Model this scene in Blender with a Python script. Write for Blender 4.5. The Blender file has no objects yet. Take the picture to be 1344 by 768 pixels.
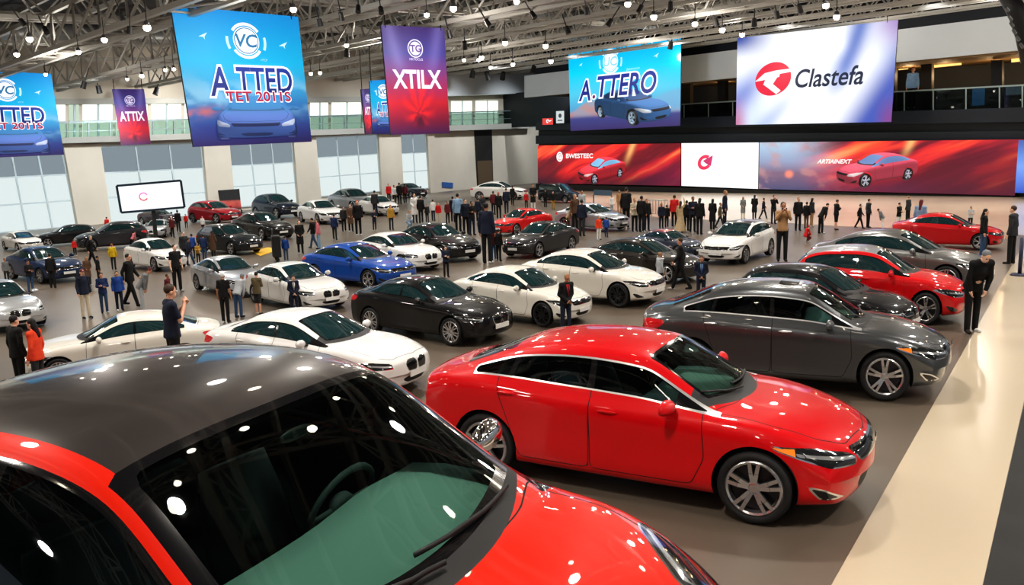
import bpy, bmesh, math, random
import numpy as np
from mathutils import Vector, Matrix
C = bpy.context.scene.collection
R = math.radians
random.seed(7)

# ---------------------------------------------------------------- camera
FPX, CX, CY, EYE = 1093.0, 672.0, 384.0, 3.8
PITCH = math.atan2(184.0, FPX)
ROLL = math.atan(0.03)
_F = np.array([0, math.cos(PITCH), -math.sin(PITCH)])
_R0 = np.array([1.0, 0, 0]); _U0 = np.array([0, math.sin(PITCH), math.cos(PITCH)])
_RT = _R0 * math.cos(ROLL) - _U0 * math.sin(ROLL)
_UP = _U0 * math.cos(ROLL) + _R0 * math.sin(ROLL)
EYEV = np.array([0, 0, EYE])

def ray(px, py):
    return _F + _RT * ((px - CX) / FPX) - _UP * ((py - CY) / FPX)
def ground(px, py, z=0.0):
    d = ray(px, py); t = (z - EYE) / d[2]
    return EYEV + d * t
def on_plane(px, py, p0, n):
    d = ray(px, py); p0 = np.asarray(p0, float); n = np.asarray(n, float)
    return EYEV + d * (np.dot(p0 - EYEV, n) / np.dot(d, n))
def at_depth(px, py, Z):
    d = ray(px, py)
    return EYEV + d * (Z / d[1])
def project(P):
    d = np.atleast_2d(P) - EYEV
    w = d @ _F
    return np.stack([CX + FPX * (d @ _RT) / w, CY - FPX * (d @ _UP) / w], 1)

# ---------------------------------------------------------------- materials
MATS = {}
def _new(name):
    m = bpy.data.materials.new(name); m.use_nodes = True
    nt = m.node_tree; nt.nodes.clear()
    out = nt.nodes.new('ShaderNodeOutputMaterial')
    MATS[name] = m
    return m, nt, out
def N(nt, kind, **kw):
    n = nt.nodes.new(kind)
    for k, v in kw.items():
        if k in n.inputs: n.inputs[k].default_value = v
        else: setattr(n, k, v)
    return n
def pmat(name, col=(.5, .5, .5), rough=.5, metal=0., coat=0., emit=None, estr=1., spec=.5, objcol=False, noise=None, coat_rough=.03):
    m, nt, out = _new(name)
    b = N(nt, 'ShaderNodeBsdfPrincipled')
    b.inputs['Base Color'].default_value = (*col, 1)
    b.inputs['Roughness'].default_value = rough; b.inputs['Metallic'].default_value = metal
    b.inputs['Coat Weight'].default_value = coat; b.inputs['Coat Roughness'].default_value = coat_rough
    b.inputs['Specular IOR Level'].default_value = spec
    if emit is not None:
        b.inputs['Emission Color'].default_value = (*emit, 1); b.inputs['Emission Strength'].default_value = estr
    src = None
    if objcol:
        oi = N(nt, 'ShaderNodeObjectInfo'); src = oi.outputs['Color']
    if noise:
        sc, amt = noise
        tc = N(nt, 'ShaderNodeTexCoord'); nz = N(nt, 'ShaderNodeTexNoise'); nz.inputs['Scale'].default_value = sc; nz.inputs['Detail'].default_value = 6
        nt.links.new(tc.outputs['Object'], nz.inputs['Vector'])
        mr = N(nt, 'ShaderNodeMapRange'); mr.inputs['From Min'].default_value = .3; mr.inputs['From Max'].default_value = .7
        mr.inputs['To Min'].default_value = 1 - amt; mr.inputs['To Max'].default_value = 1 + amt
        nt.links.new(nz.outputs['Fac'], mr.inputs['Value'])
        mx = N(nt, 'ShaderNodeMix', data_type='RGBA', blend_type='MULTIPLY'); mx.inputs[0].default_value = 1
        if src is not None: nt.links.new(src, mx.inputs[6])
        else: mx.inputs[6].default_value = (*col, 1)
        nt.links.new(mr.outputs[0], mx.inputs[7]); src = mx.outputs[2]
    if src is not None: nt.links.new(src, b.inputs['Base Color'])
    nt.links.new(b.outputs[0], out.inputs[0])
    return m
def emat(name, col, s=1.):
    m, nt, out = _new(name)
    e = N(nt, 'ShaderNodeEmission'); e.inputs[0].default_value = (*col, 1); e.inputs[1].default_value = s
    nt.links.new(e.outputs[0], out.inputs[0]); return m
def glass_mat(name, tint, refl=1.0):
    m, nt, out = _new(name)
    tr = N(nt, 'ShaderNodeBsdfTransparent'); tr.inputs[0].default_value = (*tint, 1)
    gl = N(nt, 'ShaderNodeBsdfGlossy'); gl.inputs['Roughness'].default_value = .02; gl.inputs[0].default_value = (.9, .97, 1, 1)
    fr = N(nt, 'ShaderNodeFresnel'); fr.inputs[0].default_value = 1.5
    ml = N(nt, 'ShaderNodeMath', operation='MULTIPLY'); ml.inputs[1].default_value = refl
    nt.links.new(fr.outputs[0], ml.inputs[0])
    mx = N(nt, 'ShaderNodeMixShader')
    nt.links.new(ml.outputs[0], mx.inputs[0]); nt.links.new(tr.outputs[0], mx.inputs[1]); nt.links.new(gl.outputs[0], mx.inputs[2])
    nt.links.new(mx.outputs[0], out.inputs[0]); return m

def M(name): return MATS[name]
pmat('paint', rough=.4, coat=1., objcol=True, spec=.12)
pmat('paint_metal', rough=.32, metal=.55, coat=1., objcol=True)
pmat('paint_roof', rough=.3, metal=.2, coat=.8, objcol=True, spec=.2)
pmat('black_gloss', (.008, .008, .009), .12, coat=.5)
pmat('black_plastic', (.012, .012, .013), .55)
pmat('seam', (.004, .003, .003), .8)
pmat('rubber', (.012, .012, .013), .75)
pmat('alloy', (.62, .62, .63), .25, metal=.9)
pmat('alloy_dark', (.05, .05, .055), .35, metal=.8)
pmat('chrome', (.85, .85, .86), .08, metal=1.)
pmat('bright_trim', (.82, .82, .83), .28, metal=.75)
pmat('lamp_dark', (.05, .055, .06), .08, metal=.6, coat=1.)
pmat('lamp_clear', (.75, .78, .8), .12, metal=.7, coat=1.)
pmat('lamp_drl', (.9, .92, .95), .2, emit=(.95, .97, 1), estr=.8)
pmat('amber', (.9, .25, .02), .15, coat=1., emit=(1, .25, .02), estr=.25)
pmat('tail_red', (.45, .01, .015), .12, coat=1., emit=(1, .02, .02), estr=.12)
pmat('dark_trim', (.02, .02, .021), .7)
pmat('cabin_dark', (.028, .032, .034), .85)
pmat('cabin_dash', (.24, .33, .30), .7)
pmat('cabin_seat', (.05, .055, .058), .7)
pmat('plate', (.8, .8, .78), .4)
glass_mat('glass', (.55, .74, .67), 1.0)
glass_mat('glass_side', (.34, .44, .46), 1.3)
pmat('glass_dark', (.012, .036, .040), .03, spec=.9, coat=.6)

# ---------------------------------------------------------------- mesh helpers
def mesh_obj(name, verts, faces, mat, parent=None, smooth=True, normals=None, mats=None, fmat=None):
    me = bpy.data.meshes.new(name)
    me.from_pydata([tuple(map(float, v)) for v in verts], [], [tuple(f) for f in faces])
    if mats:
        for m in mats: me.materials.append(M(m) if isinstance(m, str) else m)
        if fmat is not None: me.polygons.foreach_set('material_index', fmat)
    elif mat is not None: me.materials.append(M(mat) if isinstance(mat, str) else mat)
    if smooth: me.polygons.foreach_set('use_smooth', [True] * len(me.polygons))
    me.update()
    if normals is not None and len(me.vertices):
        me.normals_split_custom_set_from_vertices([tuple(map(float, n)) for n in normals])
    o = bpy.data.objects.new(name, me); C.objects.link(o)
    if parent is not None: o.parent = parent; KIDS.setdefault(parent.name, []).append(o)
    return o
class MB:
    """collects simple shapes into one mesh"""
    def __init__(s): s.v = []; s.f = []
    def add(s, v, f):
        b = len(s.v); s.v += [tuple(map(float, p)) for p in v]; s.f += [tuple(b + i for i in q) for q in f]; return s
    def box(s, c, d, rot=None):
        c = np.array(c, float); d = np.array(d, float) / 2
        p = np.array([[x, y, z] for x in (-1, 1) for y in (-1, 1) for z in (-1, 1)]) * d
        if rot is not None: p = p @ np.array(rot).T
        return s.add(p + c, [(0, 1, 3, 2), (4, 6, 7, 5), (0, 4, 5, 1), (2, 3, 7, 6), (0, 2, 6, 4), (1, 5, 7, 3)])
    def bar(s, a, b, w, h=None, up=(0, 0, 1)):
        a = np.array(a, float); b = np.array(b, float); h = h or w
        d = b - a; L = np.linalg.norm(d); d /= L
        u = np.array(up, float); x = np.cross(d, u)
        if np.linalg.norm(x) < 1e-6: x = np.cross(d, (1, 0, 0))
        x /= np.linalg.norm(x); y = np.cross(x, d)
        return s.box((a + b) / 2, (L, w, h), np.stack([d, x, y], 1))
    def tube(s, pts, r, n=8, cap=True):
        pts = [np.array(p, float) for p in pts]; rs = r if hasattr(r, '__len__') else [r] * len(pts)
        b = len(s.v); prev = None
        for i, p in enumerate(pts):
            t = pts[min(i + 1, len(pts) - 1)] - pts[max(i - 1, 0)]; t = t / (np.linalg.norm(t) + 1e-9)
            ref = prev if prev is not None else (np.array([0, 0, 1.]) if abs(t[2]) < .9 else np.array([1., 0, 0]))
            x = ref - t * np.dot(ref, t); x /= np.linalg.norm(x); y = np.cross(t, x); prev = x
            for k in range(n):
                a = 2 * math.pi * k / n; s.v.append(tuple(p + rs[i] * (x * math.cos(a) + y * math.sin(a))))
        for i in range(len(pts) - 1):
            for k in range(n):
                s.f.append((b + i * n + k, b + i * n + (k + 1) % n, b + (i + 1) * n + (k + 1) % n, b + (i + 1) * n + k))
        if cap:
            s.f.append(tuple(b + k for k in range(n))[::-1]); s.f.append(tuple(b + (len(pts) - 1) * n + k for k in range(n)))
        return s
    def lathe(s, prof, n=32, axis='z', c=(0, 0, 0), closed=False):
        b = len(s.v); c = np.array(c, float); m = len(prof)
        for k in range(n):
            a = 2 * math.pi * k / n; ca, sa = math.cos(a), math.sin(a)
            for (r, h) in prof:
                p = (r * ca, r * sa, h) if axis == 'z' else (r * ca, h, r * sa) if axis == 'y' else (h, r * ca, r * sa)
                s.v.append(tuple(np.array(p) + c))
        rng = range(m) if closed else range(m - 1)
        for k in range(n):
            for i in rng:
                s.f.append((b + k * m + i, b + ((k + 1) % n) * m + i, b + ((k + 1) % n) * m + (i + 1) % m, b + k * m + (i + 1) % m))
        return s
    def sphere(s, c, r, n=12, m=8):
        rr = np.array(r, float) if hasattr(r, '__len__') else np.array([r, r, r], float)
        v = [(0, 0, -1)]; f = []
        for i in range(1, m):
            t = -math.pi / 2 + math.pi * i / m
            for k in range(n): v.append((math.cos(t) * math.cos(2 * math.pi * k / n), math.cos(t) * math.sin(2 * math.pi * k / n), math.sin(t)))
        v.append((0, 0, 1))
        for k in range(n): f.append((0, 1 + (k + 1) % n, 1 + k))
        for i in range(m - 2):
            for k in range(n): f.append((1 + i * n + k, 1 + i * n + (k + 1) % n, 1 + (i + 1) * n + (k + 1) % n, 1 + (i + 1) * n + k))
        e = len(v) - 1
        for k in range(n): f.append((e, 1 + (m - 2) * n + k, 1 + (m - 2) * n + (k + 1) % n))
        return s.add(np.array(v) * rr + np.array(c, float), f)
    def build(s, name, mat, parent=None, smooth=False, bevel=0):
        o = mesh_obj(name, s.v, s.f, mat, parent, smooth)
        if bevel:
            bm = bmesh.new(); bm.from_mesh(o.data)
            bmesh.ops.bevel(bm, geom=bm.edges[:], offset=bevel, segments=2, affect='EDGES', profile=.5)
            bm.to_mesh(o.data); bm.free()
        return o
def empty(name, loc=(0, 0, 0), rz=0., s=1.):
    o = bpy.data.objects.new(name, None); C.objects.link(o)
    o.location = tuple(map(float, loc)); o.rotation_euler = (0, 0, rz); o.scale = (s, s, s); o.empty_display_size = .2
    return o
def tag(o, label=None, cat=None, group=None, kind=None):
    if label: o['label'] = label
    if cat: o['category'] = cat
    if group: o['group'] = group
    if kind: o['kind'] = kind
    return o
def copy_tree(o, parent=None, kids=None):
    c = o.copy(); C.objects.link(c); c.parent = parent
    if parent is not None: KIDS.setdefault(parent.name, []).append(c)
    for ch in (kids if kids is not None else KIDS).get(o.name, []): copy_tree(ch, c, kids)
    return c
KIDS = {}
def index_kids():
    pass
# ================================================================ cars
def bs_matrix(n, per):
    """uniform cubic B-spline basis on n+2 controls (one phantom each end)"""
    rows = []
    for i in range(n - 1):
        for k in range(per):
            t = k / per; rows.append((i, t))
    rows.append((n - 2, 1.0))
    Mx = np.zeros((len(rows), n + 2)); us = []
    for r, (i, t) in enumerate(rows):
        Mx[r, i:i + 4] = [(1 - t) ** 3 / 6, (3 * t ** 3 - 6 * t * t + 4) / 6, (-3 * t ** 3 + 3 * t * t + 3 * t + 1) / 6, t ** 3 / 6]
        us.append(i + t)
    return Mx, np.array(us)
def sdf_poly(p, poly):
    poly = np.asarray(poly, float); a = poly; b = np.roll(poly, -1, 0)
    d = np.full(len(p), 1e9); s = np.zeros(len(p), bool)
    for i in range(len(a)):
        e = b[i] - a[i]; w = p - a[i]
        t = np.clip((w @ e) / (e @ e + 1e-12), 0, 1)
        q = w - t[:, None] * e
        d = np.minimum(d, (q * q).sum(1))
        c1 = (a[i, 1] > p[:, 1]) != (b[i, 1] > p[:, 1])
        with np.errstate(divide='ignore', invalid='ignore'):
            xi = e[0] * (p[:, 1] - a[i, 1]) / e[1] + a[i, 0]
        s ^= c1 & (p[:, 0] < xi)
    d = np.sqrt(d); d[s] *= -1
    return d
def rounded(poly, r=.05, k=4):
    out = []; n = len(poly)
    for i in range(n):
        p0, p1, p2 = (np.array(poly[(i + j) % n], float) for j in (-1, 0, 1))
        a = p0 - p1; b = p2 - p1; la, lb = np.linalg.norm(a), np.linalg.norm(b)
        rr = min(r, la * .45, lb * .45); a = p1 + a / la * rr; b = p1 + b / lb * rr
        for j in range(k + 1):
            t = j / k; out.append((1 - t) ** 2 * a + 2 * t * (1 - t) * p1 + t * t * b)
    return np.array(out)
def itp(tab, x):
    xs = np.array([t[0] for t in tab]); ys = np.array([t[1] for t in tab])
    o = np.argsort(xs); return np.interp(x, xs[o], ys[o])

class Surf:
    def __init__(s, rows, polys, tags):
        s.A = rows; s.polys = polys; s.tags = tags           # rows: x y z nx ny nz u v
    def split(s, sel, new, fld, where=None):
        A = s.A; f = fld(A); sel = {sel} if isinstance(sel, str) else set(sel)
        P2, T2, extra, cache = [], [], [], {}
        n0 = len(A)
        for poly, tg in zip(s.polys, s.tags):
            if tg not in sel: P2.append(poly); T2.append(tg); continue
            v = f[list(poly)]
            if (v >= 0).all() or (where is not None and not where(A[list(poly)].mean(0))): P2.append(poly); T2.append(tg); continue
            if (v < 0).all(): P2.append(poly); T2.append(new); continue
            ins, out = [], []
            m = len(poly)
            for i in range(m):
                a, b = poly[i], poly[(i + 1) % m]; fa, fb = f[a], f[b]
                (ins if fa < 0 else out).append(a)
                if (fa < 0) != (fb < 0):
                    k = (min(a, b), max(a, b))
                    if k not in cache:
                        lo, hi = k; t = f[lo] / (f[lo] - f[hi]); t = min(max(t, 1e-4), 1 - 1e-4)
                        cache[k] = n0 + len(extra); extra.append(A[lo] * (1 - t) + A[hi] * t)
                    ins.append(cache[k]); out.append(cache[k])
            if len(ins) > 2: P2.append(tuple(ins)); T2.append(new)
            if len(out) > 2: P2.append(tuple(out)); T2.append(tg)
        s.polys, s.tags = P2, T2
        if extra: s.A = np.vstack([A, np.array(extra)])
    def get(s, tags, mirror=0, off=0., offdir=None):
        """mirror 0: left half, 1: right half, 2: both"""
        tags = {tags} if isinstance(tags, str) else set(tags)
        V, F, Nn = [], [], []
        for side in ((1,) if mirror == 0 else (-1,) if mirror == 1 else (1, -1)):
            mp = {}
            for poly, tg in zip(s.polys, s.tags):
                if tg not in tags: continue
                q = []
                for i in poly:
                    if i not in mp:
                        a = s.A[i]; mp[i] = len(V)
                        V.append((a[0] + off * a[3], side * (a[1] + off * a[4]), a[2] + off * a[5])); Nn.append((a[3], side * a[4], a[5]))
                    q.append(mp[i])
                F.append(tuple(q) if side == 1 else tuple(q[::-1]))
        return V, F, Nn

# ---- body types -------------------------------------------------------------
def base_type():
    return dict(
        W=.905, xf=2.27, xr=-2.30, fax=1.40, rax=-1.38, wr=.335, zmf=.46, zmr=.62, bowf=.36, bowr=.24,
        zc=[(-2.30, .99), (-2.15, 1.06), (-1.95, 1.085), (-1.78, 1.12), (-1.15, 1.375), (-.8, 1.445), (-.3, 1.485), (.15, 1.445), (.55, 1.26), (1.0, 1.01), (1.1, .985), (1.5, .955), (1.9, .88), (2.15, .79), (2.27, .70)],
        belt=[(-2.30, .95), (-2.0, 1.03), (-1.5, 1.05), (-.5, .99), (.5, .945), (.95, .925), (1.4, .90), (1.8, .83), (2.1, .735), (2.27, .65)],
        yb=[(-2.30, .74), (-2.0, .79), (-1.4, .835), (-.5, .865), (.5, .865), (1.0, .845), (1.5, .83), (2.0, .79), (2.27, .74)],
        rail=[(1.0, .70, .94), (.9, .685, .985), (.2, .60, 1.34), (-.2, .60, 1.395), (-.6, .605, 1.395), (-1.1, .59, 1.32), (-1.6, .62, 1.14), (-1.85, .66, 1.06)],
        xA=1.0, xC=-1.85, ws=(1.02, .20, .20, .05), bl=(-1.82, -1.20, .10, .04),
        dlo_rear=-1.52, bpil=(-.27, -.20), qpil=-1.12, door_f=.90, door_r=-1.22,
        sill=.20, shoulder=.13, roof_split=False,
        hl=[(-.32, .575), (-.02, .585), (.20, .645), (.44, .725), (.42, .748), (.10, .745), (-.22, .69), (-.32, .645)],
        tl=[(-.30, .80), (.16, .82), (.26, .90), (.24, .945), (.0, .955), (-.30, .90)],
        grille=[(-.46, .60), (.46, .60), (.52, .70), (-.52, .70)],
        intake=[(-.34, .28), (.34, .28), (.40, .39), (-.40, .39)], fog=[(-.20, .30), (.06, .30), (.17, .42), (.02, .40)],
        xs=[-2.30, -2.22, -2.1, -1.95, -1.8, -1.65, -1.45, -1.2, -1.0, -.75, -.5, -.2, .05, .25, .45, .65, .85, 1.0, 1.12, 1.3, 1.5, 1.7, 1.9, 2.05, 2.17, 2.27],
        rim='alloy', spokes=5, tail_light_amb=False)
def car_type(kind):
    T = base_type()
    if kind == 'bmw':
        T.update(
            zc=[(-2.30, 1.0), (-2.15, 1.065), (-1.95, 1.08), (-1.75, 1.10), (-1.1, 1.375), (-.8, 1.425), (-.3, 1.455), (.05, 1.43), (.45, 1.24), (.85, 1.02), (.98, .985), (1.5, .955), (1.9, .895), (2.15, .82), (2.27, .74)],
            rail=[(.9, .70, .94), (.8, .685, .985), (.1, .60, 1.32), (-.2, .60, 1.37), (-.6, .605, 1.375), (-1.05, .59, 1.31), (-1.55, .62, 1.12), (-1.8, .66, 1.06)],
            xA=.9, xC=-1.8, ws=(.90, .10, .17, .05), bl=(-1.76, -1.17, .10, .04), dlo_rear=-1.45, door_f=.80, bpil=(-.33, -.26),
            grille=[(.03, .50), (.26, .51), (.30, .64), (.24, .70), (.06, .70), (.03, .66)],
            hl=[(-.28, .60), (.20, .60), (.42, .65), (.45, .725), (.10, .735), (-.24, .70)],
            xs=[-2.30, -2.22, -2.1, -1.95, -1.8, -1.65, -1.45, -1.2, -1.0, -.75, -.5, -.2, .02, .2, .38, .56, .75, .9, 1.02, 1.25, 1.5, 1.7, 1.9, 2.05, 2.17, 2.27])
    if kind == 'fastback':
        T.update(zc=[(-2.30, .99), (-2.15, 1.06), (-1.95, 1.09), (-1.78, 1.14), (-1.15, 1.385), (-.8, 1.45), (-.2, 1.485), (.30, 1.445), (.68, 1.25), (1.05, 1.01), (1.14, .985), (1.5, .955), (1.9, .88), (2.15, .79), (2.27, .70)],
            rail=[(1.05, .70, .94), (.95, .685, .985), (.36, .60, 1.34), (-.1, .60, 1.395), (-.6, .605, 1.395), (-1.1, .59, 1.33), (-1.6, .62, 1.16), (-1.85, .66, 1.07)],
            xA=1.05, ws=(1.07, .36, .20, .05), bpil=(-.22, -.15), door_f=.95, dlo_rear=-1.58, trim_mat='bright_trim', amber=.24, trimw=.016,
            xs=[-2.30, -2.22, -2.1, -1.95, -1.8, -1.65, -1.45, -1.2, -1.0, -.75, -.5, -.2, .1, .3, .42, .58, .74, .92, 1.05, 1.17, 1.32, 1.5, 1.7, 1.9, 2.05, 2.17, 2.27])
    if kind == 'hatch':
        T.update(xr=-2.02, rax=-1.25, zmr=.66,
            zc=[(-2.02, 1.00), (-1.93, 1.13), (-1.82, 1.25), (-1.62, 1.40), (-1.3, 1.47), (-.8, 1.51), (-.3, 1.525), (.15, 1.48), (.55, 1.29), (1.0, 1.04), (1.1, 1.015), (1.5, .98), (1.9, .90), (2.15, .81), (2.27, .71)],
            belt=[(-2.02, .97), (-1.8, 1.06), (-1.5, 1.08), (-.5, 1.01), (.5, .965), (.95, .945), (1.4, .92), (1.8, .85), (2.1, .75), (2.27, .66)],
            yb=[(-2.02, .75), (-1.85, .79), (-1.4, .835), (-.5, .865), (.5, .865), (1.0, .845), (1.5, .83), (2.0, .79), (2.27, .74)],
            rail=[(1.0, .70, .96), (.9, .685, 1.005), (.2, .61, 1.38), (-.2, .62, 1.43), (-.6, .625, 1.435), (-1.2, .61, 1.40), (-1.65, .61, 1.28), (-1.9, .66, 1.08)],
            xC=-1.92, bl=(-1.92, -1.62, .06, .03), dlo_rear=-1.62, door_r=-1.12, qpil=-1.06,
            xs=[-2.02, -1.97, -1.9, -1.82, -1.7, -1.55, -1.35, -1.1, -.9, -.7, -.45, -.2, .05, .25, .45, .65, .85, 1.0, 1.12, 1.3, 1.5, 1.7, 1.9, 2.05, 2.17, 2.27])
    if kind in ('suv', 'cross'):
        T = car_type('hatch')
        up = lambda tab, k: [(a, (b - .45) * k + .45 if b > .45 else b) for a, b in tab]
        k = 1.14
        T['zc'] = up(T['zc'], k); T['belt'] = up(T['belt'], k)
        T['rail'] = [(a, b + .02, (c - .45) * k + .45) for a, b, c in T['rail']]
        for key in ('hl', 'tl', 'grille'): T[key] = [(a, (b - .45) * k + .45) for a, b in T[key]]
        T.update(W=.92, wr=.36, sill=.26, zmf=.50, zmr=.72)
        if kind == 'cross':
            fx = lambda x: float(np.interp(x, [-9, -.6, .2, 1.0, 2.27], [-9, -.6, .255, 1.15, 2.40]))
            for key in ('zc', 'belt', 'yb'): T[key] = [(fx(a), b) for a, b in T[key]]
            T['rail'] = [(fx(a), b + .02, c) for a, b, c in T['rail']]; T['xs'] = [fx(a) for a in T['xs']]
            T.update(xA=fx(1.0), xf=fx(2.27), fax=1.48, mirror=(.60, 1.10), hl_plan=[(1.66, .745), (1.78, .80), (2.05, .78), (2.30, .70), (2.30, .42), (2.16, .38), (1.99, .43), (1.84, .55), (1.70, .68)], ws=(fx(1.02), fx(.20), .20, .05), door_f=fx(.9))
    if kind == 'van':
        T = car_type('hatch')
        T.update(W=.95, xr=-2.35, rax=-1.5, zmr=.85,
            zc=[(-2.35, 1.35), (-2.3, 1.6), (-2.2, 1.75), (-2.0, 1.82), (-1.3, 1.86), (-.5, 1.87), (.2, 1.85), (.6, 1.72), (.95, 1.45), (1.35, 1.15), (1.45, 1.12), (1.7, 1.07), (1.95, .99), (2.17, .88), (2.27, .76)],
            belt=[(-2.35, 1.13), (-2.0, 1.13), (-.5, 1.09), (.5, 1.05), (1.2, 1.02), (1.5, 1.0), (1.8, .93), (2.1, .81), (2.27, .70)],
            yb=[(-2.35, .84), (-2.0, .89), (-.5, .91), (.5, .90), (1.2, .86), (1.7, .83), (2.0, .80), (2.27, .74)],
            rail=[(1.35, .74, 1.05), (1.2, .72, 1.12), (.55, .69, 1.62), (.2, .70, 1.74), (-.6, .72, 1.76), (-1.5, .72, 1.75), (-2.1, .72, 1.66), (-2.3, .78, 1.2)],
            xA=1.35, xC=-2.3, ws=(1.34, .58, .18, .05), bl=(-2.31, -2.17, .03, .02), dlo_rear=-2.1, door_f=1.1, bpil=(.05, .11), qpil=-.98, door_r=-1.0,
            xs=[-2.35, -2.32, -2.27, -2.2, -2.05, -1.85, -1.5, -1.2, -.9, -.6, -.3, 0., .2, .4, .58, .78, .98, 1.18, 1.35, 1.47, 1.62, 1.8, 1.95, 2.07, 2.18, 2.27])
    return T

def body_surface(T, pu=4, pv=3):
    xs = np.array(T['xs'], float); W = T['W']; rows = []
    rl = T['rail']; rx = [(a, b) for a, b, c in rl]; rz = [(a, c) for a, b, c in rl]
    def section(x):
        zc, zb, yb = itp(T['zc'], x), itp(T['belt'], x), itp(T['yb'], x)
        sl = T['sill']; endk = 1.0
        wf = yb / .865                                                # narrower towards both ends
        w = W * (.35 + .65 * wf)
        bot = sl - .03 + .05 * max(0, (abs(x) - 1.9) / .4)
        sh = zb - T['shoulder']
        P = [(0, bot), (w - .16, bot), (w - .035, bot + .045), (w - .002, bot + .16), (w - .018, .5 * (bot + .16 + sh)), (w + .006, sh), (max(yb + .022, 0), zb - .035), (yb - .035, zb + .012)]
        if T['xC'] <= x <= T['xA']:
            yr, zr = itp(rx, x), itp(rz, x); y7 = yb - .035; z7 = zb + .012
            k = min(1, max(0, (zr - z7) / .12))
            P += [((y7 + yr) / 2 + .018 * k, (z7 + zr) / 2), (yr + .018 * k, zr - .035 * k), (yr - .055, zr + .3 * (zc - zr) if zc > zr else zr), (yr * .52, zc - .10 * max(zc - zr, 0)), (0, zc)]
        else:
            y7 = yb - .035
            for q in (.90, .80, .66, .36, 0):
                y = y7 * q; P.append((y, zc - (zc - zb - .012) * (y / y7) ** 2.3))
        return np.array(P)
    secs = [section(x) for x in xs]
    def close(sec, x, zm, sgn, steps):
        out = []
        for s_, dx in steps:
            q = sec.copy(); q[:, 1] = zm + (q[:, 1] - zm) * s_; q[:, 0] *= (.985 + .015 * s_)
            out.append((q, x + sgn * dx))
        return out
    fs = close(secs[-1], xs[-1], T['zmf'], 1, T.get('fsteps', [(.84, .030), (.56, .048), (.28, .052), (0, .054)]))
    rs = close(secs[0], xs[0], T['zmr'], -1, T.get('rsteps', [(.86, .022), (.58, .035), (.28, .045), (0, .048)]))[::-1]
    allS = rs + list(zip(secs, xs)) + fs
    G = np.array([[(x, y, z) for (y, z) in q] for q, x in allS])      # nu, nv, 3
    # plan bow of nose and tail
    y = np.abs(G[..., 1]) / .9; x = G[..., 0]
    k = np.clip((x - .95) / (T['xf'] - .95), 0, 1.1) ** 1.6; G[..., 0] = x - T['bowf'] * k * y ** 2.6
    x = G[..., 0]; k = np.clip((-x - 1.3) / (-T['xr'] - 1.3), 0, 1.1) ** 1.6; G[..., 0] = x + T['bowr'] * k * y ** 2.6
    nu, nv = G.shape[:2]
    e0 = G[1].copy(); e0[:, 2] = 2 * T['zmr'] - e0[:, 2]; e1 = G[-2].copy(); e1[:, 2] = 2 * T['zmf'] - e1[:, 2]
    G = np.concatenate([e0[None], G, e1[None]], 0)
    m0 = G[:, 1:2].copy(); m0[..., 1] *= -1; m1 = G[:, -2:-1].copy(); m1[..., 1] *= -1
    G = np.concatenate([m0, G, m1], 1)
    Mu, us = bs_matrix(nu, pu); Mv, vs = bs_matrix(nv, pv)
    S = np.einsum('ai,ijk,bj->abk', Mu, G, Mv)
    def norm(us_, vs_):
        pass
    du = np.gradient(S, axis=0); dv = np.gradient(S, axis=1)
    dv[:, 0] = S[:, 1] - S[:, 0] * 1; dv[:, 0, 2] = 0; dv[:, -1] = S[:, -1] - S[:, -2]; dv[:, -1, 2] = 0
    Nn = np.cross(du, dv); Nn /= np.linalg.norm(Nn, axis=-1, keepdims=True) + 1e-9
    Nn[:, 0] *= np.array([1, 0, 1]); Nn[:, -1] *= np.array([1, 0, 1])
    Nn /= np.linalg.norm(Nn, axis=-1, keepdims=True) + 1e-9
    S[:, 0, 1] = 0; S[:, -1, 1] = 0
    A = np.concatenate([S, Nn, np.broadcast_to(us[:, None, None], S.shape[:2] + (1,)), np.broadcast_to(vs[None, :, None], S.shape[:2] + (1,))], -1)
    n1, n2 = S.shape[:2]
    polys = [(i * n2 + j, (i + 1) * n2 + j, (i + 1) * n2 + j + 1, i * n2 + j + 1) for i in range(n1 - 1) for j in range(n2 - 1)]
    # orientation: normals must face outwards
    if A[n1 // 2, n2 // 2, 4] < 0:
        A[..., 3:6] *= -1; polys = [p[::-1] for p in polys]
    sf = Surf(A.reshape(-1, 8), polys, ['body'] * len(polys))
    # curves of constant v, for the window outlines
    def vcurve(v):
        i = int(v); t = v - i
        b = np.zeros(nv + 2); b[i:i + 4] = [(1 - t) ** 3 / 6, (3 * t ** 3 - 6 * t * t + 4) / 6, (-3 * t ** 3 + 3 * t * t + 3 * t + 1) / 6, t ** 3 / 6]
        return np.einsum('ai,ijk,j->ak', Mu, G, b)
    sf.vcurve = vcurve
    return sf

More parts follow.
